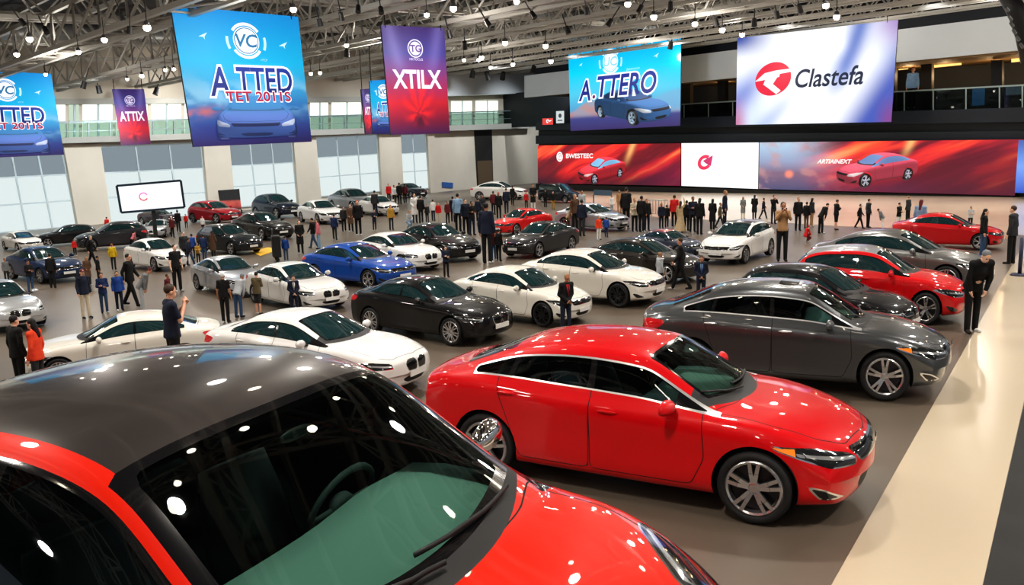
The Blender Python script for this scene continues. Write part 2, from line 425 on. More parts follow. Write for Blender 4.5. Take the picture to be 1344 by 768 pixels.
def make_wheel(T, parent, x, y, side, lod):
    r = T['wr']; w = .215; m = MB()
    n = 40 if lod == 0 else 20
    rr = r * .77
    prof = [(rr, -w * .40), (rr + .015, -w * .5), (r * .93, -w * .5), (r * .985, -w * .40), (r, -w * .25), (r, w * .25), (r * .985, w * .40), (r * .93, w * .5), (rr + .015, w * .5), (rr, w * .40)]
    m.lathe(prof, n, 'y', closed=True)
    wh = m.build('wheel', 'rubber', parent, smooth=True); wh.location = (x, y, r)
    k = MB(); s = side
    k.lathe([(rr + .004, s * w * .42), (rr - .012, s * w * .47), (rr - .03, s * w * .43), (rr - .035, s * w * .05), (rr - .035, -s * w * .4)], n, 'y')
    ns = T['spokes']
    for i in range(ns):
        for dd in ((-.16, .16) if lod == 0 or True else (0,)):
            a = 2 * math.pi * i / ns + math.pi / 2
            a0, a1 = a + dd * 1.15, a + dd * 1.05
            p0 = (math.cos(a0) * .05, s * w * .36, math.sin(a0) * .05); p1 = (math.cos(a1) * (rr - .015), s * w * .42, math.sin(a1) * (rr - .015))
            pm = tuple(.5 * (u + v) + (s * .012 if q == 1 else 0) for q, (u, v) in enumerate(zip(p0, p1)))
            k.bar(p0, pm, .038, .03, (0, s, 0)); k.bar(pm, p1, .034, .026, (0, s, 0))
    k.lathe([(0, s * w * .40), (.035, s * w * .40), (.062, s * w * .36), (.07, s * w * .25)], 16, 'y')
    k.build('rim', T['rim'], wh, smooth=False)
    d = MB(); d.lathe([(0, s * w * .12), (rr - .045, s * w * .12), (rr - .045, s * w * .02), (0, s * w * .02)], n, 'y')
    if lod < 2: d.build('brake_disc', 'alloy_dark', wh, smooth=False)
    return wh

def make_car(kind, lod=1, paint='paint', name='car', T=None):
    """builds one car at the origin, nose along +x; returns its Empty. lod 0 close, 1 middle, 2 far"""
    T = T or car_type(kind)
    root = empty(name)
    sf = body_surface(T, 5 if lod == 0 else 3 if lod == 1 else 2, 4 if lod == 0 else 3 if lod == 1 else 2)
    xz = lambda A: A[:, [0, 2]]; xy = lambda A: A[:, [0, 1]]; yz = lambda A: A[:, [1, 2]]
    V = lambda A: A[7]
    # --- wheel arches
    ar = T['wr'] + .045
    for ax in (T['fax'], T['rax']):
        cf = lambda A, ax=ax: np.hypot(A[:, 0] - ax, A[:, 2] - T['wr'] - .01) - ar
        sf.split('body', 'gone', cf, lambda c: c[1] > .45 and c[7] < 7)
        if T.get('cladding'): sf.split('body', 'cladding', lambda A: cf(A) - .055, lambda c: c[7] < 6 and c[1] > .5)
    sf.split('body', 'underbody', lambda A: np.maximum(A[:, 7] - 1.55, A[:, 2] - T['sill'] - .03))
    if T.get('cladding'): sf.split('body', 'cladding', lambda A: A[:, 7] - 2.9)
    # --- side glass
    lo, hi = sf.vcurve(T.get('dlo_lo', 7.25)), sf.vcurve(T.get('dlo_hi', 8.95))
    sel = lambda c: c[(c[:, 0] <= T['xA'] + .02) & (c[:, 0] >= T['xC'] + .05)][:, [0, 2]]
    lo, hi = sel(lo), sel(hi)
    dl = T['dlo_rear']
    lo = lo[lo[:, 0] > dl]; hi = hi[hi[:, 0] > dl + .0]
    tip = T.get('dlo_tip')
    poly = np.concatenate([lo, hi[::-1]]) if tip is None else np.concatenate([[tip], lo, hi[hi[:, 0] > T.get('dlo_top', -1.2)][::-1]])
    side = lambda c: c[1] > .3 and 6.4 < c[7] < 9.9
    dlo = lambda A: sdf_poly(xz(A), poly)
    tw = T.get('trimw', .016)
    sf.split('body', 'window_trim', dlo, side)
    sf.split('window_trim', 'glass', lambda A: dlo(A) + tw, side)
    b0, b1 = T['bpil']
    def slab(x0, x1, sl): return lambda A: np.abs(A[:, 0] - (x0 + x1) / 2 + sl * (A[:, 2] - 1.0)) - (x1 - x0) / 2
    if T.get('trim_mat', 'black_gloss') == 'black_gloss':
        pass
    sf.split('glass', 'pillar_b', slab(b0, b1, .10))
    sf.split('glass', 'pillar_q', slab(T['qpil'] - .03, T['qpil'] + .03, -.25 if kind not in ('van',) else 0))
    fq = T.get('fqp', T['xA'] - .38)
    sf.split('glass', 'pillar_f', slab(fq - .018, fq + .018, 0))
    cutx = lambda x0: (lambda A: A[:, 0] - x0)
    sf.split('glass', 'front_corner', lambda A: fq - A[:, 0])
    sf.split('glass', 'front_window', lambda A: (b0 + b1) / 2 - .1 * (A[:, 2] - 1.0) - A[:, 0])
    sf.split('glass', 'quarter_window', lambda A: A[:, 0] - (T['qpil'] + (.25 if kind != 'van' else 0) * (A[:, 2] - 1.0)))
    sf.tags = ['rear_window' if t == 'glass' else t for t in sf.tags]
    # --- windscreen and backlight (plan outlines)
    def plan(base, top, c0, c1, vv, inset, sgn):
        cv = sf.vcurve(vv); o = np.argsort(cv[:, 0]); yw = lambda x: np.interp(x, cv[o, 0], cv[o, 1]) - inset
        n = 14; P = []
        for i in range(n + 1):
            q = i / n; y = q * .95; P.append((base - sgn * c0 * (y / .68) ** 2, y))
        # clip the two bowed ends with the side line
        xb = [p for p in P]; ee = []
        bx = lambda y: base - sgn * c0 * (y / .68) ** 2; tx = lambda y: top - sgn * c1 * (y / .55) ** 2
        def meet(fx):
            y = .6
            for _ in range(30): y = .5 * y + .5 * float(yw(fx(y)))
            return y
        yb_, yt_ = meet(bx), meet(tx)
        pts = [(bx(yb_ * i / n), yb_ * i / n) for i in range(n + 1)]
        x0, x1 = bx(yb_), tx(yt_)
        pts += [(x0 + (x1 - x0) * i / n, float(yw(x0 + (x1 - x0) * i / n))) for i in range(1, n)]
        pts += [(tx(yt_ * i / n), yt_ * i / n) for i in range(n, -1, -1)]
        full = pts + [(x, -y) for x, y in pts[::-1][1:-1]]
        return np.array(full)
    W_ = T['ws']; wpoly = plan(W_[0], W_[1], W_[2], W_[3], 9.75, T.get('wsin', .015), 1)
    B_ = T['bl']; bpoly = plan(B_[0], B_[1], B_[2], B_[3], 9.75, .05, -1)
    wf = lambda A: sdf_poly(xy(A), wpoly); bf = lambda A: sdf_poly(xy(A), bpoly)
    top = lambda c: c[7] > 8.6 and c[2] > .8
    # cowl
    cw = T.get('cowl', .14)
    cb = lambda A: np.maximum(np.maximum(A[:, 0] - (W_[0] + cw - (W_[2] + .06) * (A[:, 1] / .68) ** 2), (W_[0] - .30) - A[:, 0]), np.abs(A[:, 1]) - T.get('cowlw', .70))
    sf.split('body', 'windscreen_border', wf, top)
    sf.split('windscreen_border', 'windscreen', lambda A: wf(A) + T.get('frit', .035), top)
    sf.split('body', 'cowl', cb, lambda c: c[7] > 7.6 and c[0] > W_[1] + .3 and c[2] > .8)
    sf.split('body', 'rear_border', bf, top)
    sf.split('rear_border', 'rear_screen', lambda A: bf(A) + .022, top)
    # --- roof panel
    if T['roof_split']:
        rv = T.get('roofv', 9.7)
        sf.split('body', 'roof', lambda A: rv - A[:, 7], lambda c: W_[1] - .2 < 9 and B_[1] - .3 < c[0] < W_[1] + .12 and c[2] > 1.1)
    if T.get('sunroof'):
        sp = rounded([(-.15, .36), (.14, .34), (.14, -.34), (-.15, -.36)], .05)
        sf.split('body', 'sunroof', lambda A: sdf_poly(xy(A), sp), lambda c: c[2] > 1.2)
    # --- bonnet
    hx0, hx1 = W_[0] + cw, T['xf'] - .06
    hood = [(hx0 - .0, 0), (hx0 - .08, .45), (hx0 - .22, .72), (1.5, .735), (1.9, .66), (hx1 - .10, .52), (hx1, 0)]
    hood = rounded(hood + [(x, -y) for x, y in hood[::-1][1:-1]], .05)
    hf = lambda A: sdf_poly(xy(A), hood)
    ht = lambda c: c[7] > 6.7 and c[0] > .8 and c[5] > .2
    sf.split('body', 'bonnet_seam', lambda A: hf(A) - .004, ht); sf.split('bonnet_seam', 'bonnet', lambda A: hf(A) + .004, ht)
    # --- lamps seen along the corner diagonal
    def corner(ang, sg):
        ca, sa = math.cos(R(ang)), math.sin(R(ang))
        return lambda A: np.stack([-sg * A[:, 0] * sa + A[:, 1] * ca, A[:, 2]], 1)
    # t is measured from the corner's own middle
    cf_ = corner(52, 1); t0 = cf_(np.array([[T['xf'] - .33, .70, .7]]))[0, 0]
    hl = rounded([(a + t0 + 0, b) for a, b in T['hl']], .03)
    cr_ = corner(50, -1); t1 = cr_(np.array([[T['xr'] + .25, .70, .7]]))[0, 0]
    tl = rounded([(a + t1, b) for a, b in T['tl']], .03)
    fr = lambda c: c[0] > 1.35 and c[1] > .18; rr_ = lambda c: c[0] < T['xr'] + .55 and c[1] > .18
    hlf = lambda A: sdf_poly(cf_(A), hl)
    if T.get('hl_plan'): hlp = rounded(T['hl_plan'], .03); hlf = lambda A: sdf_poly(xy(A), hlp)
    sf.split(('body', 'bonnet', 'bonnet_seam'), 'headlight', hlf, fr)
    if lod < 2:
        mid = np.array(T['hl']); 
        sf.split('headlight', 'lamp_rim', lambda A: -(hlf(A) + .012))
        za = lambda t: np.interp(t, [-.3, .42], [.655, .715]) + T.get('drl_dz', 0)
        drl = lambda A: np.abs(A[:, 2] - za(cf_(A)[:, 0] - t0) + .012) - .014
        if T.get('hl_plan'): drl = lambda A: np.abs(hlf(A) + .05) - .014
        sf.split('headlight', 'daylight_strip', drl)
        if T.get('amber'): sf.split(('headlight', 'daylight_strip'), 'turn_signal', lambda A: cf_(A)[:, 0] - t0 - T['amber'] if T['amber'] < 0 else T['amber'] - cf_(A)[:, 0] + t0)
    sf.split('body', 'taillight', lambda A: sdf_poly(cr_(A), tl), rr_)
    # --- grille, intake
    fm = lambda c: c[0] > T['xf'] - .5 and c[3] > .15
    gp = rounded(T['grille'], .03); gf = lambda A: sdf_poly(yz(A), gp)
    sf.split(('body', 'bonnet', 'bonnet_seam'), 'grille_frame', lambda A: gf(A) - .018, fm); sf.split('grille_frame', 'grille', gf, fm)
    ip = rounded(T['intake'], .03); sf.split('body', 'intake', lambda A: sdf_poly(yz(A), ip), fm)
    fp = rounded([(a + t0, b) for a, b in T['fog']], .02); ff = lambda A: sdf_poly(cf_(A), fp)
    sf.split('body', 'fog_lamp', ff, fr)
    if lod == 0: sf.split('fog_lamp', 'fog_trim', lambda A: np.where(A[:, 2] > .3, np.abs(ff(A)) - .016, 1))
    # --- doors
    if lod < 2:
        df, dr = T['door_f'], T['door_r']; bm_ = (b0 + b1) / 2
        s0 = T['sill'] + .09
        fd = rounded([(df, .55), (df - .03, .93), (df - .06, 1.2), (bm_ - .02, 1.6), (bm_, 1.0), (bm_ + .01, s0), (df - .12, s0)], .05)
        rd = rounded([(bm_ - .01, s0), (bm_, 1.0), (bm_ - .02, 1.6), (dr - .05, 1.6), (dr, 1.0), (dr + .10, .72), (dr + .25, s0)], .05)
        low = lambda c: c[7] < 7.3 and c[1] > .4
        for nm, p in (('front_door', fd), ('rear_door', rd)):
            f_ = lambda A, p=p: sdf_poly(xz(A), p)
            sf.split('body', 'door_seam', lambda A: f_(A) - .0045, low); sf.split('door_seam', nm, lambda A: f_(A) + .0045, low)
        # boot lid
        bx = T['xr'] + .05
        if kind in ('sedan', 'bmw', 'gray'):
            boot = [(B_[0] - .05, 0), (B_[0] + .02, .62), (T['xr'] + .30, .62), (bx - .2, .50), (bx - .2, 0)]
            boot = np.array(boot + [(x, -y) for x, y in boot[::-1][1:-1]]); kf = lambda A: sdf_poly(xy(A), boot)
            bt = lambda c: c[0] < B_[0] + .1 and c[2] > .62 and c[7] > 5
            sf.split('body', 'boot_seam', lambda A: kf(A) - .004, bt); sf.split('boot_seam', 'boot_lid', lambda A: kf(A) + .004, bt)
    # --- parts ------------------------------------------------------------
    def part(nm, tags, mat, mirror=2, parent=root, off=0):
        v, f, n = sf.get(tags, mirror, off)
        if not f: return None
        o = mesh_obj(nm, v, f, mat, parent, True, n); return o
    both = lambda nm, tags, mat: [part(nm, tags, mat, 0), part(nm, tags, mat, 1)]
    part('body_shell', 'body', paint)
    if lod == 2: part('underbody', ('underbody',), 'black_plastic')
    else: part('underbody', ('underbody',), 'black_plastic')
    part('bonnet', ('bonnet',), paint); part('shut_lines', ('door_seam', 'bonnet_seam', 'boot_seam'), 'seam')
    part('boot_lid', 'boot_lid', paint)
    part('cladding', 'cladding', 'black_plastic')
    if T['roof_split']: part('roof_panel', 'roof', T.get('roof_mat', 'paint_roof'))
    part('sunroof', 'sunroof', 'black_gloss')
    both('front_door', 'front_door', paint); both('rear_door', 'rear_door', paint)
    tm = T.get('trim_mat', 'black_gloss')
    both('window_trim', 'window_trim', tm); [both('door_pillar', q, 'black_gloss') for q in ('pillar_b', 'pillar_q', 'pillar_f')]
    clear = lod == 0
    gs = 'glass_side' if clear else 'glass_dark'
    both('front_window', ('front_window',), gs); both('front_corner_window', 'front_corner', 'black_gloss')
    both('rear_window', 'rear_window', gs); both('quarter_window', 'quarter_window', gs)
    part('windscreen', 'windscreen', 'glass' if clear else 'glass_dark')
    part('windscreen_border', 'windscreen_border', 'black_gloss')
    part('rear_screen', 'rear_screen', gs); part('rear_screen_border', 'rear_border', 'black_gloss')
    part('cowl', 'cowl', 'black_plastic', off=0)
    for s_ in (0, 1):
        h = part('headlight', 'headlight', 'lamp_dark', s_)
        if h:
            part('lamp_rim', 'lamp_rim', 'chrome', s_, h); part('daylight_strip', 'daylight_strip', 'lamp_clear', s_, h); part('turn_signal', 'turn_signal', 'amber', s_, h)
        part('taillight', 'taillight', 'tail_red', s_)
        fg = part('fog_lamp', 'fog_lamp', 'black_gloss', s_)
        if fg: part('fog_trim', 'fog_trim', 'chrome', s_, fg)
    g = part('grille', 'grille', 'black_gloss')
    if g: part('grille_frame', 'grille_frame', T.get('grille_mat', 'chrome'), 2, g)
    part('lower_intake', 'intake', 'black_plastic')
    # wheel wells
    for ax in (T['fax'], T['rax']):
        for sd in (1, -1):
            m = MB(); n = 14; r = ar
            for i in range(n + 1):
                a = math.pi * (-.12 + 1.24 * i / n)
                for yy in (.60, T['W'] - .035): m.v.append((ax + r * math.cos(a), sd * yy, T['wr'] + .01 + r * math.sin(a)))
            for i in range(n): m.f.append((2 * i, 2 * i + 1, 2 * i + 3, 2 * i + 2))
            m.f.append(tuple(2 * i for i in range(n + 1)))
            m.build('wheel_well', 'seam', root)
            make_wheel(T, root, ax, sd * (T['W'] - .125), sd, lod)
    # mirrors, handles
    mx = T.get('mirror', (T['xA'] - .42, itp(T['belt'], T['xA'] - .4) + .055))
    for sd in (1, -1):
        y0 = itp(T['yb'], mx[0])
        m = MB()
        if lod == 0:
            m.sphere((0, 0, 0), (.085, .135, .080), 18, 12)
            v = np.array(m.v); v[:, 0] = np.where(v[:, 0] < 0, v[:, 0] * .35, v[:, 0]); v[:, 2] = np.where(v[:, 2] < 0, v[:, 2] * .8, v[:, 2]); v[:, 0] -= np.abs(v[:, 1] + sd * .1) * .12; m.v = [tuple(p) for p in v]
        else: m.sphere((0, 0, 0), (.07, .12, .08), 8, 6)
        o = m.build('mirror', T.get('mirror_mat', paint), root, True); o.location = (mx[0], sd * (y0 + .125), mx[1] + .02)
        k = MB(); k.bar((-.0, -sd * .17, -.05), (.0, -sd * .03, -.04), .07, .035); k.build('mirror_stalk', 'black_plastic', o)
        if lod == 0:
            q = MB(); q.sphere((-.027, 0, 0), (.004, .11, .07), 14, 8); q.build('mirror_glass', 'chrome', o, True)
    if lod < 2:
        cvw = sf.vcurve(5.55)
        o_ = np.argsort(cvw[:, 0])
        for sd in (1, -1):
            for hx in ((b0 + b1) / 2 + .20, T['door_r'] + .12):
                y = np.interp(hx, cvw[o_, 0], cvw[o_, 1]); z = np.interp(hx, cvw[o_, 0], cvw[o_, 2])
                m = MB(); m.sphere((hx, sd * (y + .012), z), (.105, .02, .018), 12, 6)
                m.build('door_handle', T.get('handle_mat', paint), root, True)
    # plate
    if T.get('plate', True):
        m = MB(); fx = T['xf'] + .048; m.box((fx, 0, T['zmf'] - .02), (.02, .50, .11)); m.build('number_plate', T.get('plate_mat', 'plate'), root)
    # badge
    if lod == 0:
        m = MB(); m.lathe([(.0, .012), (.045, .010), (.05, 0)], 20, 'x', c=(T['xf'] + .045, 0, np.mean([p[1] for p in T['grille']]) + .02)); m.build('badge', 'chrome', root)
    if clear: make_cabin(T, root, sf)
    return root

def make_cabin(T, root, sf):
    W_ = T['ws']; hi = itp(T['zc'], -.3); fl = .32; bz = itp(T['belt'], .5)
    # lining: a dark shell just inside the skin
    P, F, mp = [], [], {}
    V, Fa, Nn = sf.get(('body', 'front_door', 'rear_door', 'window_trim', 'pillar_b', 'pillar_q', 'pillar_f', 'front_corner', 'windscreen_border', 'rear_border', 'roof', 'door_seam'), 2, -.028)
    keep = [f for f in Fa if all(-2.0 < V[i][0] < W_[0] + .02 and V[i][2] > .33 for i in f)]
    used = sorted({i for f in keep for i in f}); ix = {a: b for b, a in enumerate(used)}
    mesh_obj('cabin_lining', [V[i] for i in used], [tuple(ix[i] for i in f[::-1]) for f in keep], 'cabin_dark', root, True)
    m = MB(); m.box((-.35, 0, fl), (2.9, 1.5, .04)); m.build('cabin_floor', 'cabin_dark', root)
    m = MB(); w0 = W_[0]; zc = itp(T['zc'], w0)                      # dashboard
    ys = np.linspace(-.72, .72, 15); prof = [(w0 - .10, zc - .05), (w0 - .32, zc - .035), (w0 - .60, zc - .03), (w0 - .82, zc - .05), (w0 - .87, zc - .12), (w0 - .80, zc - .40), (w0 - .60, zc - .6)]
    for y in ys:
        for (px, pz) in prof:
            b = .05 * math.exp(-((y - .36) / .22) ** 2) if px < w0 - .4 else 0
            m.v.append((px - .18 * (y / .72) ** 2 * (1 if px > w0 - .3 else .2), y, pz + b * .6))
    k = len(prof)
    for i in range(14):
        for j in range(k - 1): m.f.append((i * k + j, i * k + j + 1, (i + 1) * k + j + 1, (i + 1) * k + j))
    m.build('dashboard', 'cabin_dash', root, True)
    m = MB(); c = np.array((w0 - .98, .36, zc - .11)); ax = np.array((-.35, 0, 1.)); e1 = np.array((0, 1., 0)); e2 = np.array((.42, 0, .9)); e2 /= np.linalg.norm(e2)
    m.tube([c + .185 * (e1 * math.cos(a) + e2 * math.sin(a)) for a in np.linspace(0, 2 * math.pi, 25)], .016, 8)
    for a in (0, math.pi, -math.pi / 2): m.tube([c, c + .18 * (e1 * math.cos(a) + e2 * math.sin(a))], .018, 6)
    m.sphere(c, (.05, .07, .06), 10, 6); m.build('steering_wheel', 'cabin_seat', root, True)
    for y in (.36, -.36):
        m = MB(); x = w0 - 1.45
        m.sphere((x + .1, y, fl + .26), (.30, .25, .11), 14, 8)
        m.tube([(x - .12, y, fl + .28), (x - .22, y, fl + .52), (x - .30, y, fl + .80)], [.20, .20, .15], 12)
        v = np.array(m.v); m.v = [tuple(p) for p in v]
        m.sphere((x - .34, y, fl + .95), (.06, .13, .09), 12, 8); m.build('front_seat', 'cabin_seat', root, True)
    m = MB(); x = w0 - 2.25; m.sphere((x + .1, 0, fl + .25), (.28, .62, .12), 14, 8); m.sphere((x - .2, 0, fl + .52), (.13, .62, .32), 14, 8)
    for y in (.36, -.36): m.sphere((x - .27, y, fl + .86), (.05, .12, .08), 10, 6)
    m.build('rear_seat', 'cabin_seat', root, True)
    m = MB(); hx = W_[1] + .12; m.sphere((hx, 0, itp(T['zc'], hx) - .07), (.015, .08, .024), 12, 6); m.build('rear_view_mirror', 'black_plastic', root, True)
    # wipers resting on the screen foot
    wc = sf.A[np.argsort(sf.A[:, 0])]
    scr = sf.A[sf.A[:, 7] > 9]
    def zat(x, y):
        d = (scr[:, 0] - x) ** 2 + (scr[:, 1] - abs(y)) ** 2; i = np.argsort(d)[:4]; return float(scr[i, 2].mean())
    for (ya, yb_) in ((.50, -.10), (-.05, -.60)):
        m = MB(); pts = []
        for q in np.linspace(0, 1, 9):
            y = ya + (yb_ - ya) * q; x = W_[0] + .03 - W_[2] * (y / .68) ** 2 - .10 * q + .0
            pts.append((x, y, zat(x, y) + .022))
        m.tube(pts, .011, 6); m.build('wiper', 'black_plastic', root, True)
def paint_car(root, col, roofcol=None):
    for ch in KIDS.get(root.name, []):
        if ch.type == 'MESH': ch.color = (*(roofcol if roofcol and ch.name.startswith('roof_panel') else col), 1)
# ================================================================ the hall
def s2l(c): return tuple((v / 12.92 if v <= .04045 else ((v + .055) / 1.055) ** 2.4) for v in c)
def rgb(r, g, b): return s2l((r / 255, g / 255, b / 255))
def unit(v): v = np.asarray(v, float); return v / np.linalg.norm(v)

# plan of the hall: left wall, and the dark screen wall
LW0, LW1 = ground(0, 306), ground(705, 240)
LD = unit(LW1 - LW0); LN = np.array([LD[1], -LD[0], 0.])             # towards the room
SW0, SW1 = at_depth(705, 240, 84.), at_depth(1330, 257, 54.)
SW0[2] = SW1[2] = 0
SD = unit(SW1 - SW0); SN = np.array([SD[1], -SD[0], 0.])
if SN[1] > 0: SN = -SN
def lw(px, py, off=0.): return on_plane(px, py, LW0 + LN * off, LN)
def sw(px, py, off=0.): return on_plane(px, py, SW0 + SN * off, SN)

def slab(name, pts, nrm, t0, t1, mat, parent=None, kind=None):
    """polygon prism between two offsets along its normal"""
    pts = [np.array(p, float) for p in pts]; n = len(pts); nrm = np.array(nrm, float)
    v = [p + nrm * t1 for p in pts] + [p + nrm * t0 for p in pts]
    f = [tuple(range(n)), tuple(range(2 * n - 1, n - 1, -1))] + [(i, n + i, n + (i + 1) % n, (i + 1) % n) for i in range(n)]
    a, b, c = v[0], v[1], v[2]
    if np.dot(np.cross(b - a, c - a), nrm) * (1 if t1 > t0 else -1) < 0: f = [q[::-1] for q in f]
    o = mesh_obj(name, v, f, mat, parent, False)
    if kind: tag(o, kind=kind)
    return o

pmat('wall_beige', rgb(204, 196, 182), .8, noise=(.3, .06))
pmat('wall_dark', rgb(30, 34, 42), .6)
pmat('wall_navy', rgb(26, 36, 50), .45)
pmat('fascia_grey', rgb(206, 212, 216), .6, noise=(.2, .05))
pmat('ledge', rgb(170, 170, 164), .6)
pmat('roof_deck', rgb(62, 62, 64), .9)
pmat('truss_steel', rgb(178, 176, 170), .5)
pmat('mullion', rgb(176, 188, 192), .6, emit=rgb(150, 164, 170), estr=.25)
pmat('rail_metal', rgb(150, 165, 165), .35, metal=.6)
pmat('fixture_black', (.015, .015, .016), .5)
pmat('fixture_grey', (.08, .08, .085), .5)
pmat('door_dark', rgb(34, 30, 28), .6)
pmat('door_brown', rgb(96, 78, 58), .6)
glass_mat('rail_glass', (.84, .93, .90), .5)
emat('lamp_glow', (1, .86, .66), 26.)
emat('blind_hi', rgb(226, 237, 236), .86); emat('blind_lo', rgb(168, 182, 190), .58)
emat('window_sun', rgb(246, 255, 240), 1.25); emat('window_green', rgb(206, 224, 204), .85)
emat('warm_strip', (1, .62, .2), 1.3)

# floor materials
def floor_mat(name, a, b, rough, sc):
    m, nt, out = _new(name); b_ = N(nt, 'ShaderNodeBsdfPrincipled')
    tc = N(nt, 'ShaderNodeTexCoord'); nz = N(nt, 'ShaderNodeTexNoise'); nz.inputs['Scale'].default_value = sc; nz.inputs['Detail'].default_value = 8
    nt.links.new(tc.outputs['Object'], nz.inputs['Vector'])
    cr = N(nt, 'ShaderNodeValToRGB'); cr.color_ramp.elements[0].position = .35; cr.color_ramp.elements[1].position = .65
    cr.color_ramp.elements[0].color = (*a, 1); cr.color_ramp.elements[1].color = (*b, 1)
    nt.links.new(nz.outputs['Fac'], cr.inputs[0]); nt.links.new(cr.outputs[0], b_.inputs['Base Color'])
    n2 = N(nt, 'ShaderNodeTexNoise'); n2.inputs['Scale'].default_value = sc * 3; nt.links.new(tc.outputs['Object'], n2.inputs['Vector'])
    mr = N(nt, 'ShaderNodeMapRange'); mr.inputs['To Min'].default_value = rough - .06; mr.inputs['To Max'].default_value = rough + .06
    nt.links.new(n2.outputs['Fac'], mr.inputs['Value']); nt.links.new(mr.outputs[0], b_.inputs['Roughness'])
    nt.links.new(b_.outputs[0], out.inputs[0]); return m
floor_mat('floor_taupe', rgb(98, 88, 77), rgb(108, 97, 86), .34, .12)
floor_mat('floor_cream', rgb(194, 179, 156), rgb(199, 185, 163), .2, .06)
floor_mat('floor_black', rgb(10, 9, 10), rgb(16, 15, 15), .6, .5)

v = [(-70, -25, 0), (70, -25, 0), (70, 130, 0), (-70, 130, 0)]
tag(mesh_obj('floor', v, [(0, 1, 2, 3)], 'floor_taupe', smooth=False), kind='structure')
def floor_patch(name, px, z, mat):
    P = [ground(x, y) for x, y in px]
    for p in P: p[2] = 0
    return slab(name, P, (0, 0, 1), -.001, z, mat, kind='structure')
floor_patch('floor_aisle', [(1092, 768), (1000, 930), (1245, 960), (1290, 768), (1344, 528), (1420, 300), (1352, 306)], .012, 'floor_cream')
floor_patch('floor_edge', [(1290.5, 768), (1246, 960), (1600, 960), (1760, 560), (1440, 310), (1345, 528)], .012, 'floor_black')
back = [(704, 258), (790, 273), (872, 287), (1000, 291), (1100, 297), (1215, 301), (1318, 307), (1345, 309), (1440, 309)]
P = [ground(x, y) for x, y in back]; P += [SW1 + SD * 30 + SN * .6, SW0 + SN * .6]
for p in P: p[2] = 0
slab('floor_stage', P, (0, 0, 1), -.001, .010, 'floor_cream', kind='structure')
m = floor_patch('floor_marking', [(329, 331), (352, 325), (366, 328), (342, 336)], .014, pmat('yellow_mark', rgb(226, 178, 40), .6))

# ---- left wall
top_l = [lw(-120, 120), lw(705, 120)]
for p in top_l: p[2] = 14
wl = slab('wall_left', [LW0 - LD * 30, LW1 + LD * 2, np.array([*(LW1 + LD * 2)[:2], 14.]), np.array([*(LW0 - LD * 30)[:2], 14.])], LN, -.4, 0, 'wall_beige', kind='structure')
lower = [[(-62, 198), (79, 193), (100, 297), (-40, 309)], [(128, 193), (262, 188), (272, 284), (144, 292)], [(297, 190), (381, 186), (389, 266), (307, 272)], [(411, 181), (493, 177), (498, 251), (419, 258)], [(522, 177), (557, 176), (562, 247), (527, 250)]]
ncols = [4, 3, 3, 3, 2]
def lerp2(q, u, v): 
    q = [np.array(p, float) for p in q]
    a = q[0] + (q[1] - q[0]) * u; b = q[3] + (q[2] - q[3]) * u; return a + (b - a) * v
for i, q in enumerate(lower):
    W3 = [lw(*p) for p in q]
    fr = slab('window_%d' % (i + 1), W3, LN, .02, .05, 'blind_lo', kind='structure')
    fr2 = slab('blind_panel', [lerp2(W3, 0, .34), lerp2(W3, 1, .34), W3[2], W3[3]], LN, .05, .07, 'blind_hi', fr)
    k = MB(); nc = ncols[i]
    for c in range(nc + 1): k.bar(lerp2(W3, c / nc, 0) + LN * .1, lerp2(W3, c / nc, 1) + LN * .08, .10, .08, LN)
    for r in (0, .34, .67, 1): k.bar(lerp2(W3, 0, r) + LN * .1, lerp2(W3, 1, r) + LN * .08, .09, .08, LN)
    k.build('window_frame', 'mullion', fr)
piers = [(79, 128, 100, 144, 193, 300), (262, 297, 272, 307, 189, 284), (381, 411, 389, 419, 185, 266), (493, 522, 498, 527, 177, 252), (557, 566, 562, 571, 176, 248)]
for i, (a, b, c, d, y0, y1) in enumerate(piers):
    P = [lw(a, y0 - 4), lw(b, y0 - 4), lw(d, y1 + 10), lw(c, y1 + 10)]
    P[2][2] = P[3][2] = 0
    slab('wall_pier_%d' % (i + 1), P, LN, 0, .35, 'wall_beige', kind='structure')
# doorway in the plain stretch
D = [lw(622, 171), lw(645, 170), lw(647, 243), lw(626, 244)]
dr = slab('door_1', D, LN, .01, .06, 'door_dark', kind='structure')
slab('door_panel', [lerp2(D, .05, .55), lerp2(D, .95, .55), lerp2(D, .95, 1), lerp2(D, .05, 1)], LN, .06, .10, 'door_brown', dr)
# gallery: ledge, windows, balustrade
slab('trim_1', [lw(-90, 186, 1.2), lw(704, 161, 1.2), lw(704, 168, 1.2), lw(-90, 194, 1.2)], LN, -1.2, 0, 'ledge', kind='structure')
gw = [(-60, 88), (106, 148), (196, 214), (222, 300), (405, 432), (436, 476), (590, 612), (618, 655)]
gx = [-60, 20, 88, 106, 150, 196, 240, 290, 345, 405, 433, 476, 520, 560, 590, 622, 656]
tp = lambda x: 136 - (x - 73) * .006; bt = lambda x: 182 - (x - 83) * .0322
n = 6
for i in range(len(gx) - 1):
    a, b = gx[i] + 2, gx[i + 1] - 3
    P = [lw(a, tp(a)), lw(b, tp(b)), lw(b, bt(b)), lw(a, bt(a))]
    w = slab('window_%d' % n, P, LN, .02, .05, 'window_green' if i in (2,) else 'window_sun', kind='structure'); n += 1
    slab('lower_pane', [lerp2(P, 0, .52), lerp2(P, 1, .52), lerp2(P, 1, 1), lerp2(P, 0, 1)], LN, .05, .06, 'window_green', w)
    k = MB(); k.bar(lerp2(P, .5, 0) + LN * .08, lerp2(P, .5, 1) + LN * .08, .12, .12, LN); k.bar(lerp2(P, 0, .52) + LN * .08, lerp2(P, 1, .52) + LN * .08, .1, .1, LN)
    k.build('window_frame', 'mullion', w)
rail = empty('gallery_balustrade', lw(300, 175, 1.2))
